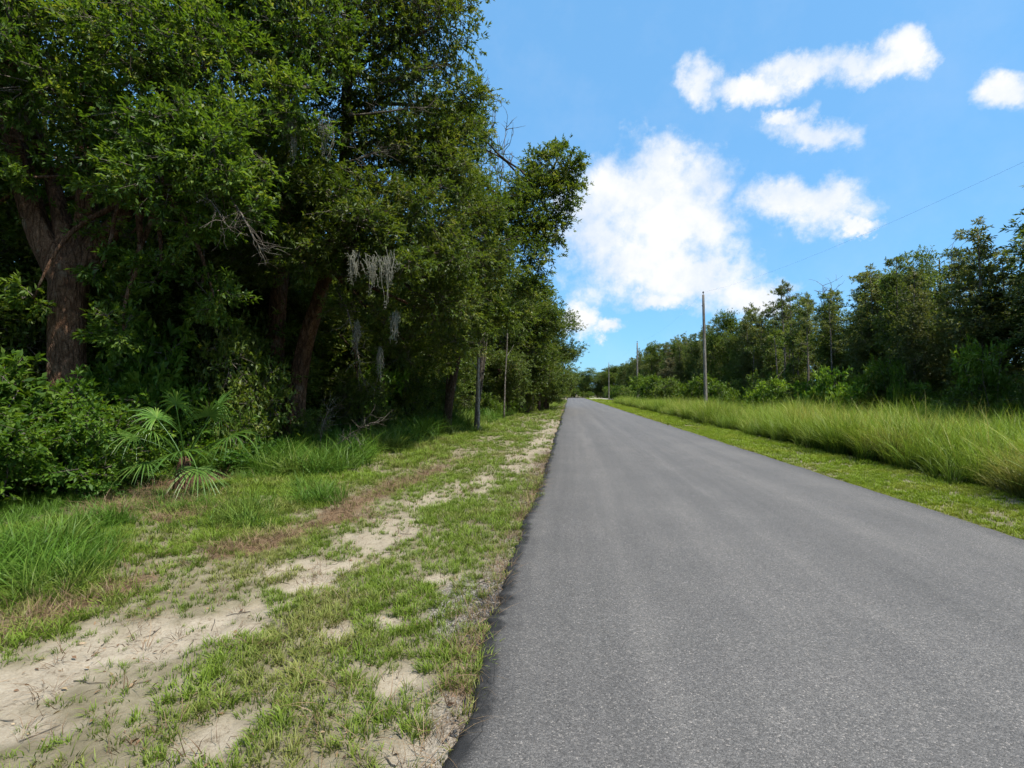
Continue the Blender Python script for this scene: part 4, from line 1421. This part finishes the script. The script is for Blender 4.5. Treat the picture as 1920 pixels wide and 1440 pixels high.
GM = 'leafy young trees along the front of the left wood'
for i, (x, y, h, w) in enumerate([(-9.0, 11.5, 5.5, 1.4), (-8.8, 14.6, 6.0, 1.5), (-10.5, 12.5, 6.5, 1.4), (-8.2, 17.2, 6.5, 1.5), (-7.6, 20.5, 6.5, 1.5), (-6.9, 23.2, 6.5, 1.4), (-6.5, 29.5, 7.0, 1.3), (-11.0, 10.2, 5.0, 1.5),
                                  (-9.8, 16.5, 7.5, 1.4), (-8.8, 22, 8.0, 1.3), (-7.8, 27, 8.5, 1.2), (-5.9, 37, 7.5, 1.4), (-5.0, 46, 7.0, 1.4), (-12.0, 8.0, 4.6, 1.6), (-6.2, 32, 6.5, 1.4), (-4.2, 54, 7.5, 1.5)]):
    plant(['slender_b', 'broad_b', 'broad_a'][i % 3], x, y, h, 'leafy young tree filling the front of the left wood', group=GM, wide=w)


# ------------------------------------------------------------------ slender trunks in the left wood
def thin_trunk(px, D, ytop, r, lab, group=None, lean=0, mat=BARK_P):
    b = at(px, 737, D); b[2] = -.05
    t = at(px + lean, ytop, D)
    root = empty('sapling_trunk', b)
    G = Geo()
    p = bend(np.zeros(3), t - b, 12, wob=.012, seed=int(px))
    tube(G, p, np.linspace(r, r * .55, 12), 8, .05, True, int(px))
    link('trunk', G.mesh('trunk', mat, True), root)
    for k in range(3):
        G = Geo()
        a = p[5 + 2 * k]
        th = random.uniform(0, 6.28)
        tube(G, bend(a, a + [math.cos(th) * .7, math.sin(th) * .7, .8], 6, wob=.05, seed=k + int(px)), np.linspace(r * .4, .006, 6), 5, 0)
        link('limb', G.mesh('limb', mat, True), root)
    (V, Q, a), (TV, TQ) = foliage([(p[-1], .6, .6), (p[-2] + [.3, 0, 0], .5, .5)], .13, .05, 1.0, int(px), k=6, c=12)
    link('crown', mesh_from('crown', V, [Q], OAK, a), root)
    tag(root, lab, 'tree', group)
    return root


thin_trunk(897, 21, 560, .062, 'slender pale grey bare trunk at the edge of the left wood', mat=BARK_LIT)
thin_trunk(945, 30, 600, .055, 'thinner grey trunk just right of the pale bare trunk', lean=6)
thin_trunk(951, 34, 610, .05, 'thin dark trunk second right of the pale bare trunk', lean=-5, mat=BARK_D)
thin_trunk(1000, 42, 600, .05, 'thin pale stem low at the far end of the left wood')
thin_trunk(831, 21, 600, .05, 'thin dark leaning trunk left of the pale bare trunk', lean=15, mat=BARK_D)
thin_trunk(676, 17, 560, .06, 'dim slender trunk in deep shade right of the twin trunked oak', lean=-12, mat=BARK_D)


for px, D, yt, r, lab, ln in ((1466, 38, 630, .06, 'pale leaning bare trunk left of the round dark bush in the right wood', -14), (1484, 39, 640, .055, 'pale trunk just right of the leaning pale one in the right wood', 3),
                              (1412, 44, 650, .055, 'thin grey trunk right of the nearest power pole in the right wood', 3), (1690, 27, 600, .04, 'slim grey trunk between the narrow bush and the tall yellow green bush', 4),
                              (1668, 27, 540, .05, 'thin straight trunk behind the narrow upright bush', -3), (1880, 21, 600, .06, 'thin pale trunk near the right picture edge behind the tall grass', 5)):
    thin_trunk(px, D, yt, r, lab, lean=ln)


# ------------------------------------------------------------------ dead twiggy tree above the left wood
def dead_tree(name, base, top_pts, seed, lab, r=.05):
    root = empty(name, base)
    G = Geo()
    g_ = np.random.default_rng(seed)
    base = np.asarray(base, float)
    for tp in top_pts:
        p = bend(np.zeros(3), np.asarray(tp) - base, 14, wob=.010, seed=seed)
        tube(G, p, np.linspace(r, .012, 14), 6, .04)
        for k in range(5, 14):
            for q in range(4):
                d = unit(g_.normal(size=3) + [0, 0, .8])
                e = p[k] + d * g_.uniform(.4, 1.0)
                bp_ = bend(p[k], e, 5, wob=.08, seed=int(g_.integers(1e6)))
                tube(G, bp_, np.linspace(.020, .008, 5), 3, 0, False)
                for s_ in range(3):
                    a = bp_[g_.integers(1, 5)]
                    tube(G, bend(a, a + unit(d + g_.normal(size=3) * .7) * g_.uniform(.2, .5), 3, wob=.08, seed=int(g_.integers(1e6))), [.011, .008, .005], 3, 0, False)
    link('bare_branches', G.mesh('bare_branches', TWIG, False), root)
    tag(root, lab, 'tree')


bb = at(890, 737, 22); bb[2] = 0
dead_tree('dead_tree', bb, [at(925, 185, 22), at(905, 160, 22), at(948, 240, 22), at(958, 300, 22), at(935, 280, 22)], 61, 'leafless grey twiggy tree showing against the sky above the left wood')
bb = at(1780, 737, 26); bb[2] = 0
dead_tree('dead_tree', bb, [at(1788, 475, 26)], 62, 'bare twiggy top poking above the right wood near the picture edge')
bb = at(1560, 737, 34); bb[2] = 0
dead_tree('dead_tree', bb, [at(1545, 535, 34), at(1565, 545, 34)], 63, 'bare grey treetops poking above the middle of the right wood')
bb = at(1478, 737, 40); bb[2] = 0
dead_tree('dead_tree', bb, [at(1482, 540, 40)], 64, 'spindly bare top just right of the forked open treetop')
bb = at(1655, 737, 29); bb[2] = 0
dead_tree('dead_tree', bb, [at(1652, 522, 29)], 65, 'bare twigs left of the dark round topped tree')


# ------------------------------------------------------------------ shrubs
def shrub_mesh(seed, r, hgt, L, W, lai, mat, n=10, spread=.26, k=6):
    g_ = np.random.default_rng(seed)
    puffs = []
    for i in range(n):
        a = g_.uniform(0, 6.28)
        z = g_.uniform(.18, .92)
        rr = r * math.sqrt(g_.random()) * (1.1 - .55 * z)
        puffs.append((np.array([math.cos(a) * rr, math.sin(a) * rr, z * hgt]), g_.uniform(.28, .45) * min(r, hgt * .7)))
    (V, Q, a), (TV, TQ) = foliage(puffs, L, W, lai, seed, k=k, c=8, spread=spread, tw=.004)
    ok = V[:, 2] > -.3
    G = Geo()
    for i, pf in enumerate(puffs):
        tube(G, bend((random.uniform(-.1, .1), random.uniform(-.1, .1), -.05), pf[0], 6, wob=.06, seed=seed + i), np.linspace(.018, .006, 6), 5, 0)
    G.add(TV, Q=TQ)
    return mesh_from('foliage', V, [Q], mat, a), G.mesh('stems', TWIG)


def shrub_proto(seed, r, hgt, L, W, lai, mat, **kw):
    return shrub_mesh(seed, r, hgt, L, W, lai, mat, **kw)


SH = {'big': shrub_proto(501, .95, 1.5, .105, .046, 1.5, SHRUB, n=12),
      'big2': shrub_proto(502, 1.0, 1.5, .10, .042, 1.5, SHRUB, n=12),
      'fine': shrub_proto(503, .95, 1.4, .085, .034, 1.2, OAK, n=12),
      'bright': shrub_proto(504, 1.0, 1.5, .13, .045, 1.3, BRIGHT, n=12),
      'low': shrub_proto(505, .6, .55, .10, .042, 1.1, WEED, n=8),
      'dark': shrub_proto(506, 1.0, 1.5, .14, .06, 1.5, SHRUB, n=12)}


def shrub(kind, x, y, s, label, name='shrub', cat='shrub', group=None, rz=None, z=0, sz=None):
    root = empty(name, (x, y, z - .03), random.uniform(0, 6.28) if rz is None else rz)
    root.scale = (s, s, sz or s)
    f, st_ = SH[kind]
    link('foliage', f, root)
    tag(link('stems', st_, root), kind='stuff')
    tag(root, label, cat, group)
    return root


# front-left mass of broad glossy leaves
GS = 'broad leaved shrubs massed at the lower left'
shrub('big', -8.1, 6.1, 1.0, 'bright glossy leaved shrub at the very left edge in front of the woods')
shrub('big2', -7.7, 7.3, .95, 'glossy leaved shrub between the left edge shrub and the palm')
for i, (x, y, s) in enumerate([(-9.0, 5.6, 1.2), (-9.4, 7.0, 1.35), (-8.7, 7.9, 1.2), (-8.3, 9.0, 1.05), (-10.3, 6.3, 1.5), (-10.8, 7.9, 1.35), (-8.6, 9.3, 1.25), (-9.9, 9.6, 1.15), (-7.5, 9.9, .9),
                               (-8.4, 5.0, .9), (-7.6, 8.2, .5), (-11.8, 6.9, 1.5), (-10.2, 4.6, 1.2)]):
    shrub('big' if i % 2 else 'big2', x, y, s, 'broad leaved dark green shrub in the mass below the forked oak', group=GS)
GU = 'understorey bushes in the shade of the left wood'
for i in range(46):
    y = 10 + i * .62 + g.uniform(-.4, .4)
    x = np.interp(y, [9, 14, 20, 30, 40], [-8.4, -8.6, -7.6, -6.3, -5.6]) - abs(g.normal()) * 1.4
    if math.hypot(x + 7.5, y - 13.2) < 1.1: x -= 2
    shrub(['fine', 'dark', 'fine', 'big'][i % 4], x, y, g.uniform(.7, 1.15), 'dim understorey bush in the shade of the left wood', name='bush', cat='bush', group=GU, sz=g.uniform(.7, 1.5))
for i in range(26):
    y = 16 + i * 2.2
    x = np.interp(y, [9, 20, 30, 45, 80], [-12, -10.8, -9.5, -8.5, -8])
    shrub('dark', x + g.uniform(-1, 1), y, g.uniform(1.4, 2.0), 'dark bush filling the back of the left wood', name='bush', cat='bush', group='dark bushes filling the back of the left wood')
shrub('fine', -7.3, 10.6, 1.15, 'fine leaved drooping bush behind the palm fronds', sz=1.9)
for i, (x, y, s_, sz) in enumerate([(-8.6, 9.9, 1.2, 2.0), (-9.0, 10.8, 1.3, 2.3), (-8.0, 11.2, 1.2, 2.2), (-10.2, 11.5, 1.5, 2.6), (-6.5, 12.2, .55, .8), (-10.6, 9.2, 1.2, 2.1), (-8.2, 9.2, .9, 1.6), (-8.9, 12.8, 1.3, 2.5),
                                    (-6.6, 15.6, 1.1, 1.6), (-7.3, 17.5, 1.3, 2.2), (-6.4, 19.5, 1.2, 1.7), (-5.9, 22.5, 1.2, 1.5), (-12.0, 7.4, 1.3, 2.3), (-12.5, 9.2, 1.4, 2.6)]):
    shrub('fine' if i % 3 else 'dark', x, y, s_, 'tall leafy bush under the oaks behind the palm', name='bush', cat='bush', group='tall leafy bushes under the oaks', sz=sz)
shrub('bright', -4.9, 31, .95, 'yellow green bush beside the thin grey trunks on the left', sz=1.0)
shrub('bright', -4.3, 37, 1.0, 'round yellow green bush at the far end of the left wood')
shrub('bright', -3.8, 58, 1.3, 'sunlit bush on the left verge where the road narrows')
for x, y, s, lab in ((-5.1, 10.8, .7, 'small weedy bush in the grass before the twin trunked oak'), (-5.4, 12.6, .8, 'broad low weed in the grass right of the twin trunked oak'),
                     (-5.0, 15.0, .9, 'low weed patch in the shaded grass left of the pale trunk'), (-6.1, 9.2, .6, 'low leafy weed just right of the palm'),
                     (-6.9, 6.9, .55, 'small bright weed in front of the glossy shrubs')):
    shrub('low', x, y, s, lab, name='weed', cat='weed')

GW = 'leafy weeds in the grass at the foot of the left woods'
for i in range(42):
    y = 9.5 + i * .75 + g.uniform(-.3, .3)
    x = np.interp(y, [9, 12, 20, 30, 45], [-6.0, -5.6, -4.9, -4.2, -3.9]) - g.uniform(.1, 1.7)
    shrub('low', x, y, g.uniform(.6, 1.15), 'leafy weed at the foot of the left woods', name='weed', cat='weed', group=GW, sz=g.uniform(.8, 1.4))

for x, y in ((-3.4, 40), (-3.2, 44.5), (-3.0, 49), (-3.2, 53.5), (-3.4, 62), (-3.3, 68)):
    shrub('fine', x, y, 1.1, 'bush under the last trees of the left wood', name='bush', cat='bush', group='bushes under the last trees of the left wood', sz=1.2)
# right-hand bushes in the field
RB = [('dark', 12.6, 25.6, 1.05, 1.95, 'round dark green bush standing in the tall grass, nearest of the right field'),
      ('bright', 14.0, 27.0, .95, 1.6, 'yellow green bush touching the round dark bush on its right'),
      ('dark', 14.4, 23.9, .45, 1.95, 'narrow upright dark green bush in the tall grass'),
      ('bright', 15.4, 20.6, 1.15, 2.2, 'tall yellow green bush before the trees at the right'),
      ('bright', 12.4, 33.0, 1.4, 1.6, 'feathery light green bush left of the round dark bush'),
      ('dark', 15.4, 18.3, 1.0, 1.3, 'dark green bush low at the right below the tall yellow green one'),
      ('bright', 12.2, 41, 1.3, 1.6, 'pale green bush just right of the nearest power pole'),
      ('bright', 11.6, 48, 1.7, 2.1, 'pale green bush just left of the nearest power pole'),
      ('fine', 11.0, 57, 2.0, 2.3, 'round bush between the first and second power poles'),
      ('bright', 10.4, 66, 2.0, 2.4, 'rounded yellow green bush at the far end of the tall grass'),
      ('bright', 10.6, 74, 2.4, 2.6, 'green bush below the second power pole'),
      ('fine', 9.4, 84, 1.8, 1.8, 'dark low bush where the tall grass ends by the driveway')]
for kd, x, y, s, sz, lab in RB:
    shrub(kd, x, y, s, lab, name='bush', cat='bush', z=-.2, sz=sz)
for i in range(44):
    y = 13 + i * 2.6
    x = 15.2 + g.uniform(-.7, .7) - max(0, y - 60) * .035
    shrub(['dark', 'fine', 'bright', 'fine'][int(g.integers(0, 4))], x, y, g.uniform(.9, 1.6), 'bush at the foot of the right hand trees', name='bush', cat='bush', z=-.2,
          group='bushes at the foot of the right hand trees', sz=g.uniform(1.3, 2.3))
for i in range(24):
    shrub('fine' if i % 2 else 'bright', -24 + i * 2.6 + g.uniform(-1, 1), 170.5 + g.uniform(0, 2), g.uniform(1.2, 1.9), 'low bush beyond the far cross road', name='bush', cat='bush',
          group='low bushes beyond the far cross road', z=0)
for i in range(16):
    shrub('fine' if i % 2 else 'bright', 10.5 + g.uniform(0, 2.0), 98 + i * 4.2, g.uniform(.8, 1.3), 'scrubby bush on the right beyond the driveway', name='bush', cat='bush', sz=g.uniform(1.4, 2.4),
          group='scrubby bushes right beyond the driveway', z=0)


# ------------------------------------------------------------------ palm
def palm(x, y, fronds, lab):
    root = empty('palmetto_palm', (x, y, 0))
    G = Geo()
    tube(G, bend((0, 0, -.05), (.05, 0, .55), 6, wob=.03, seed=3), np.linspace(.13, .09, 6), 9, .15)
    link('trunk', G.mesh('trunk', BARK, True), root)
    for fi, (az, el, Lp, Lf, roll) in enumerate(fronds):
        g_ = np.random.default_rng(900 + fi)
        a, e = R(az), R(el)
        d = np.array([math.cos(a) * math.cos(e), math.sin(a) * math.cos(e), math.sin(e)])
        s0 = np.array([.03, 0, .45])
        P = bend(s0, s0 + d * Lp, 7, sag=.06, wob=.01, seed=fi)
        G = Geo()
        tube(G, P, np.linspace(.012, .007, 7), 5, 0)
        hub = P[-1]
        fd = unit(P[-1] - P[-2])
        side = unit(np.cross(fd, [0, 0, 1.0]))
        upv = np.cross(side, fd)
        side, upv = side * math.cos(roll) + upv * math.sin(roll), -side * math.sin(roll) + upv * math.cos(roll)
        nl = 27
        for k in range(nl):
            th = R(-118 + 236 * k / (nl - 1)) + g_.normal() * .03
            ld = unit(fd * math.cos(th) + side * math.sin(th) + upv * .12)
            LL = Lf * (1 - .25 * abs(th) / 2.0) * g_.uniform(.85, 1.08)
            ts = np.array([0, .25, .5, .75, 1.0])
            dr = g_.uniform(.30, .75)
            C = hub + ld * (ts * LL)[:, None] + np.array([0, 0, -1]) * (dr * LL * ts ** 2.3)[:, None]
            cs = unit(np.cross(ld, upv))
            w = np.array([.005, .012, .011, .006, 0])
            V = []
            for q in range(5):
                V += [C[q] - cs * w[q] + upv * w[q] * .5, C[q], C[q] + cs * w[q] + upv * w[q] * .5]
            Q = []
            for q in range(4):
                b_ = q * 3
                Q += [[b_, b_ + 1, b_ + 4, b_ + 3], [b_ + 1, b_ + 2, b_ + 5, b_ + 4]]
            G.add(np.array(V), Q=np.array(Q), a=np.full(15, float(np.clip(.45 + g_.normal() * .2, 0, 1))))
        link('frond', G.mesh('frond', PALM), root)
    tag(root, lab, 'palm')


pb = at(345, 737, 8.3)
palm(pb[0], pb[1], [(-20, 52, 1.0, .62, .3), (-55, 20, .75, .68, -.2), (-95, 42, .8, .6, .2), (-35, -2, .62, .66, .1), (20, 62, 1.05, .6, -.5), (-140, 35, .8, .62, .2),
                    (-70, 68, 1.05, .6, .6), (-5, 28, .95, .62, -.3), (180, 55, .9, .6, 0), (-115, 8, .55, .55, 0)],
     'fan leaved palmetto with drooping narrow fronds in front of the dark woods')


# ------------------------------------------------------------------ spanish moss
def moss(px, y0, y1, D, w, lab, group=None, seed=0):
    a = at(px, y0, D)
    b = at(px, y1, D)
    h = a[2] - b[2]
    root = empty('spanish_moss', a)
    G = Geo()
    g_ = np.random.default_rng(seed + int(px))
    n = 30
    for k in range(n):
        o = np.append(g_.normal(size=2) * w * .75, g_.uniform(-.16, .14))
        hh = h * g_.uniform(.35, 1.0) * (1 - .5 * min(1, abs(o[0]) / w))
        m_ = 9
        t = np.linspace(0, 1, m_)
        p = np.stack([o[0] * (1 - .55 * t) + np.cumsum(g_.normal(size=m_)) * .014, o[1] * (1 - .55 * t) + np.cumsum(g_.normal(size=m_)) * .008, o[2] - hh * t], 1)
        tube(G, p, np.linspace(.0055, .0025, m_), 3, 0, False)
        for q in range(7):       # short curling side threads
            c = p[g_.integers(1, m_)]
            e = c + g_.normal(size=3) * [.035, .035, .02] - [0, 0, .035]
            tube(G, np.array([c, (c + e) / 2 + g_.normal(size=3) * .01, e]), [.0035, .003, .0015], 3, 0, False)
    link('moss_strands', G.mesh('moss_strands', MOSS), root)
    tag(root, lab, 'moss', group)


moss(725, 480, 585, 9.9, .16, 'longest grey spanish moss beard hanging below the sunlit bough')
moss(698, 485, 550, 9.9, .14, 'shorter grey moss beard left of the longest one')
moss(662, 480, 530, 9.9, .07, 'small wisp of grey moss left of the two moss beards')
moss(525, 150, 272, 9.6, .12, 'long grey moss hanging high in the oak boughs')
moss(545, 215, 300, 9.6, .07, 'thin moss strand beside the high hanging moss')
moss(605, 220, 300, 9.9, .12, 'diffuse grey moss high in the oak right of the long strand')
moss(740, 590, 650, 11.0, .05, 'thin dangling moss strand below the moss beards')
moss(712, 660, 716, 12.4, .045, 'lowest thin moss strand hanging in front of the shade')
moss(668, 610, 680, 11.6, .05, 'moss strand hanging on the bare drooping branch')
moss(483, 365, 410, 9.8, .06, 'small moss tuft near the dark gap in the oak crown')


# bare drooping branches that catch the light
def bare_branch(pts, r, lab, seed):
    P = spline(np.array([at(*p) for p in pts]), 14)
    base = P[0].copy()
    root = empty('bare_branch', base)
    G = Geo()
    g_ = np.random.default_rng(seed)
    P = P - base + np.cumsum(g_.normal(size=P.shape) * .012, 0)
    tube(G, P, np.linspace(r, .006, 14), 6, .05)
    for k in range(3, 14):
        for q in range(2):
            d = unit(P[min(k + 1, 13)] - P[k - 1] + g_.normal(size=3) * .6 * np.linalg.norm(P[1] - P[0]))
            e = P[k] + unit(d + g_.normal(size=3) * .5) * g_.uniform(.2, .6)
            tw_ = bend(P[k], e, 5, wob=.1, seed=int(g_.integers(1e6)))
            tube(G, tw_, np.linspace(.007, .003, 5), 3, 0, False)
            tube(G, bend(tw_[2], tw_[2] + unit(g_.normal(size=3)) * .2, 3, wob=.1, seed=int(g_.integers(1e6))), [.004, .003, .002], 3, 0, False)
    link('branch_wood', G.mesh('branch_wood', TWIG, True), root)
    tag(root, lab, 'branch')


bare_branch([(395, 215, 10.6), (460, 200, 10.4), (520, 172, 10.4), (600, 150, 10.8)], .028, 'pale bare branch reaching level across the oak crown at upper left', 1)
bare_branch([(720, 150, 11.6), (780, 128, 11.3), (830, 118, 11.2)], .035, 'brown bare branch near the top right rim of the oak crown', 2)
bare_branch([(650, 215, 11.4), (720, 203, 11.1), (800, 198, 11)], .026, 'pale twiggy branch reaching right below the crown rim', 3)
bare_branch([(430, 370, 8.6), (455, 410, 8.4), (490, 470, 8.4)], .02, 'pale forked twig dangling in the oak leaves at left centre', 4)
bare_branch([(630, 540, 11.8), (655, 590, 11.6), (672, 650, 11.5), (682, 700, 11.5)], .022, 'long drooping bare branch hanging right of the twin trunks', 5)
bare_branch([(640, 300, 11.4), (690, 280, 11.1), (730, 275, 11)], .02, 'short pale branch in the middle of the oak crown', 6)
bare_branch([(345, 350, 8.4), (400, 370, 8.2), (440, 420, 8.2)], .018, 'thin grey branch sagging among leaves right of the forked trunk', 7)
bare_branch([(620, 845, 11.4), (660, 812, 11.2), (715, 790, 11.2)], .014, 'fallen bare branch leaning in the weeds under the oaks', 8)
bare_branch([(600, 840, 11.8), (605, 800, 11.8), (620, 765, 11.8)], .012, 'upright dead stick in the weeds under the oaks', 9)


# ------------------------------------------------------------------ power poles and wire
def pole(x, y, h, lab, lean=(0, 0)):
    root = empty('power_pole', (x, y, -.2))
    G = Geo()
    n = 12
    t = np.linspace(0, 1, n)
    p = np.stack([lean[0] * t, lean[1] * t, t * (h + .2)], 1)
    tube(G, p, np.linspace(.135, .09, n), 14, .012)
    link('pole_shaft', G.mesh('pole_shaft', POLE, True), root)
    G = Geo()
    tp = p[-1]
    tube(G, np.array([tp - [0, 0, .02], tp + [0, 0, .16]]), [.018, .018], 8, 0)
    tube(G, np.array([tp + [0, 0, .10], tp + [0, 0, .15], tp + [0, 0, .20], tp + [0, 0, .26]]), [.03, .065, .055, .03], 10, 0)
    link('insulator', G.mesh('insulator', DARKMETAL, True), root)
    G = Geo()
    tube(G, np.array([p[-2] + [-.13, 0, 0], p[-2] + [.0, 0, 0]]), [.03, .03], 8, 0)
    link('wire_bracket', G.mesh('wire_bracket', DARKMETAL, True), root)
    tag(root, lab, 'power pole', 'power poles along the right of the road')
    return np.array([x, y, -.2]) + tp + np.array([0, 0, .2])


tops = [pole(10.2, 1.4, 6.45, 'power pole beside the road just out of the picture at the right'),
        pole(10.2, 39.4, 9.0, 'nearest power pole, tall and grey above the bushes', (-.15, 0)),
        pole(10.1, 77, 9.1, 'second power pole, standing beside the round open topped tree'),
        pole(10.0, 130, 9.1, 'third power pole, tiny against the distant trees'),
        ]
for i in range(3):
    a, b = tops[i], tops[i + 1]
    G = Geo()
    sg = -.73 if i == 0 else -.8
    P = bend(a, b, 30, sag=sg, wob=0)
    tube(G, P - a, np.full(30, .0021), 5, 0, False)
    o = link('power_line', G.mesh('power_line', DARKMETAL, True), None, tuple(a))
    tag(o, ['thin power line crossing the sky at the upper right into the nearest pole', 'power line between the nearest and the second pole', 'power line between the second and the third pole'][i], 'wire',
        'power lines strung between the poles')


# ------------------------------------------------------------------ words for look-alikes, by their neighbours
ORD = ['first', 'second', 'third', 'fourth', 'fifth', 'sixth', 'seventh', 'eighth', 'ninth', 'tenth', 'eleventh', 'twelfth', 'thirteenth', 'fourteenth', 'fifteenth']


def seen_x(o):
    x, y = o.location[0], o.location[1]
    d = -SY * x + CY * y
    return 960 + F * (CY * x + SY * y) / max(d, .1)


def relabel(objs, what, marks):
    """marks: (picture x, words). Counts objs from the nearest mark on their left."""
    objs = sorted(objs, key=seen_x)
    count = {}
    for o in objs:
        px = seen_x(o)
        if px < -60 or px > 1980:
            continue
        m = [k for k in marks if k[0] <= px]
        words = m[-1][1] if m else 'the left edge of the picture'
        i = count.get(words, 0)
        count[words] = i + 1
        if i < len(ORD):
            o['label'] = '%s %s right of %s' % (ORD[i], what, words)


relabel(FRONT_ROW, 'front row tree', [(1105, 'the road end'), (1192, 'the second pole'), (1326, 'the nearest pole'), (1520, 'the round dark bush'), (1600, 'the narrow upright bush'), (1740, 'the tall yellow green bush')])
relabel([o for o in bpy.data.objects if o.get('group') == 'bushes at the foot of the right hand trees'], 'low bush under the trees',
        [(1105, 'the road end'), (1192, 'the second pole'), (1326, 'the nearest pole'), (1520, 'the round dark bush'), (1600, 'the narrow upright bush'), (1740, 'the tall yellow green bush')])
LM = [(130, 'the forked oak trunk'), (345, 'the palm'), (555, 'the twin leaning trunks'), (897, 'the pale bare trunk')]
relabel([o for o in bpy.data.objects if o.get('group') == 'broad leaved shrubs massed at the lower left'], 'broad leaved shrub', LM)
relabel([o for o in bpy.data.objects if o.get('group') == 'tall leafy bushes under the oaks'], 'tall leafy bush', LM)
relabel([o for o in bpy.data.objects if o.get('group') == GM], 'leafy young tree', LM)
relabel([o for o in bpy.data.objects if o.get('group') == GW], 'leafy weed clump', LM)
relabel([o for o in bpy.data.objects if o.get('group') == GU], 'dim understorey bush', LM)
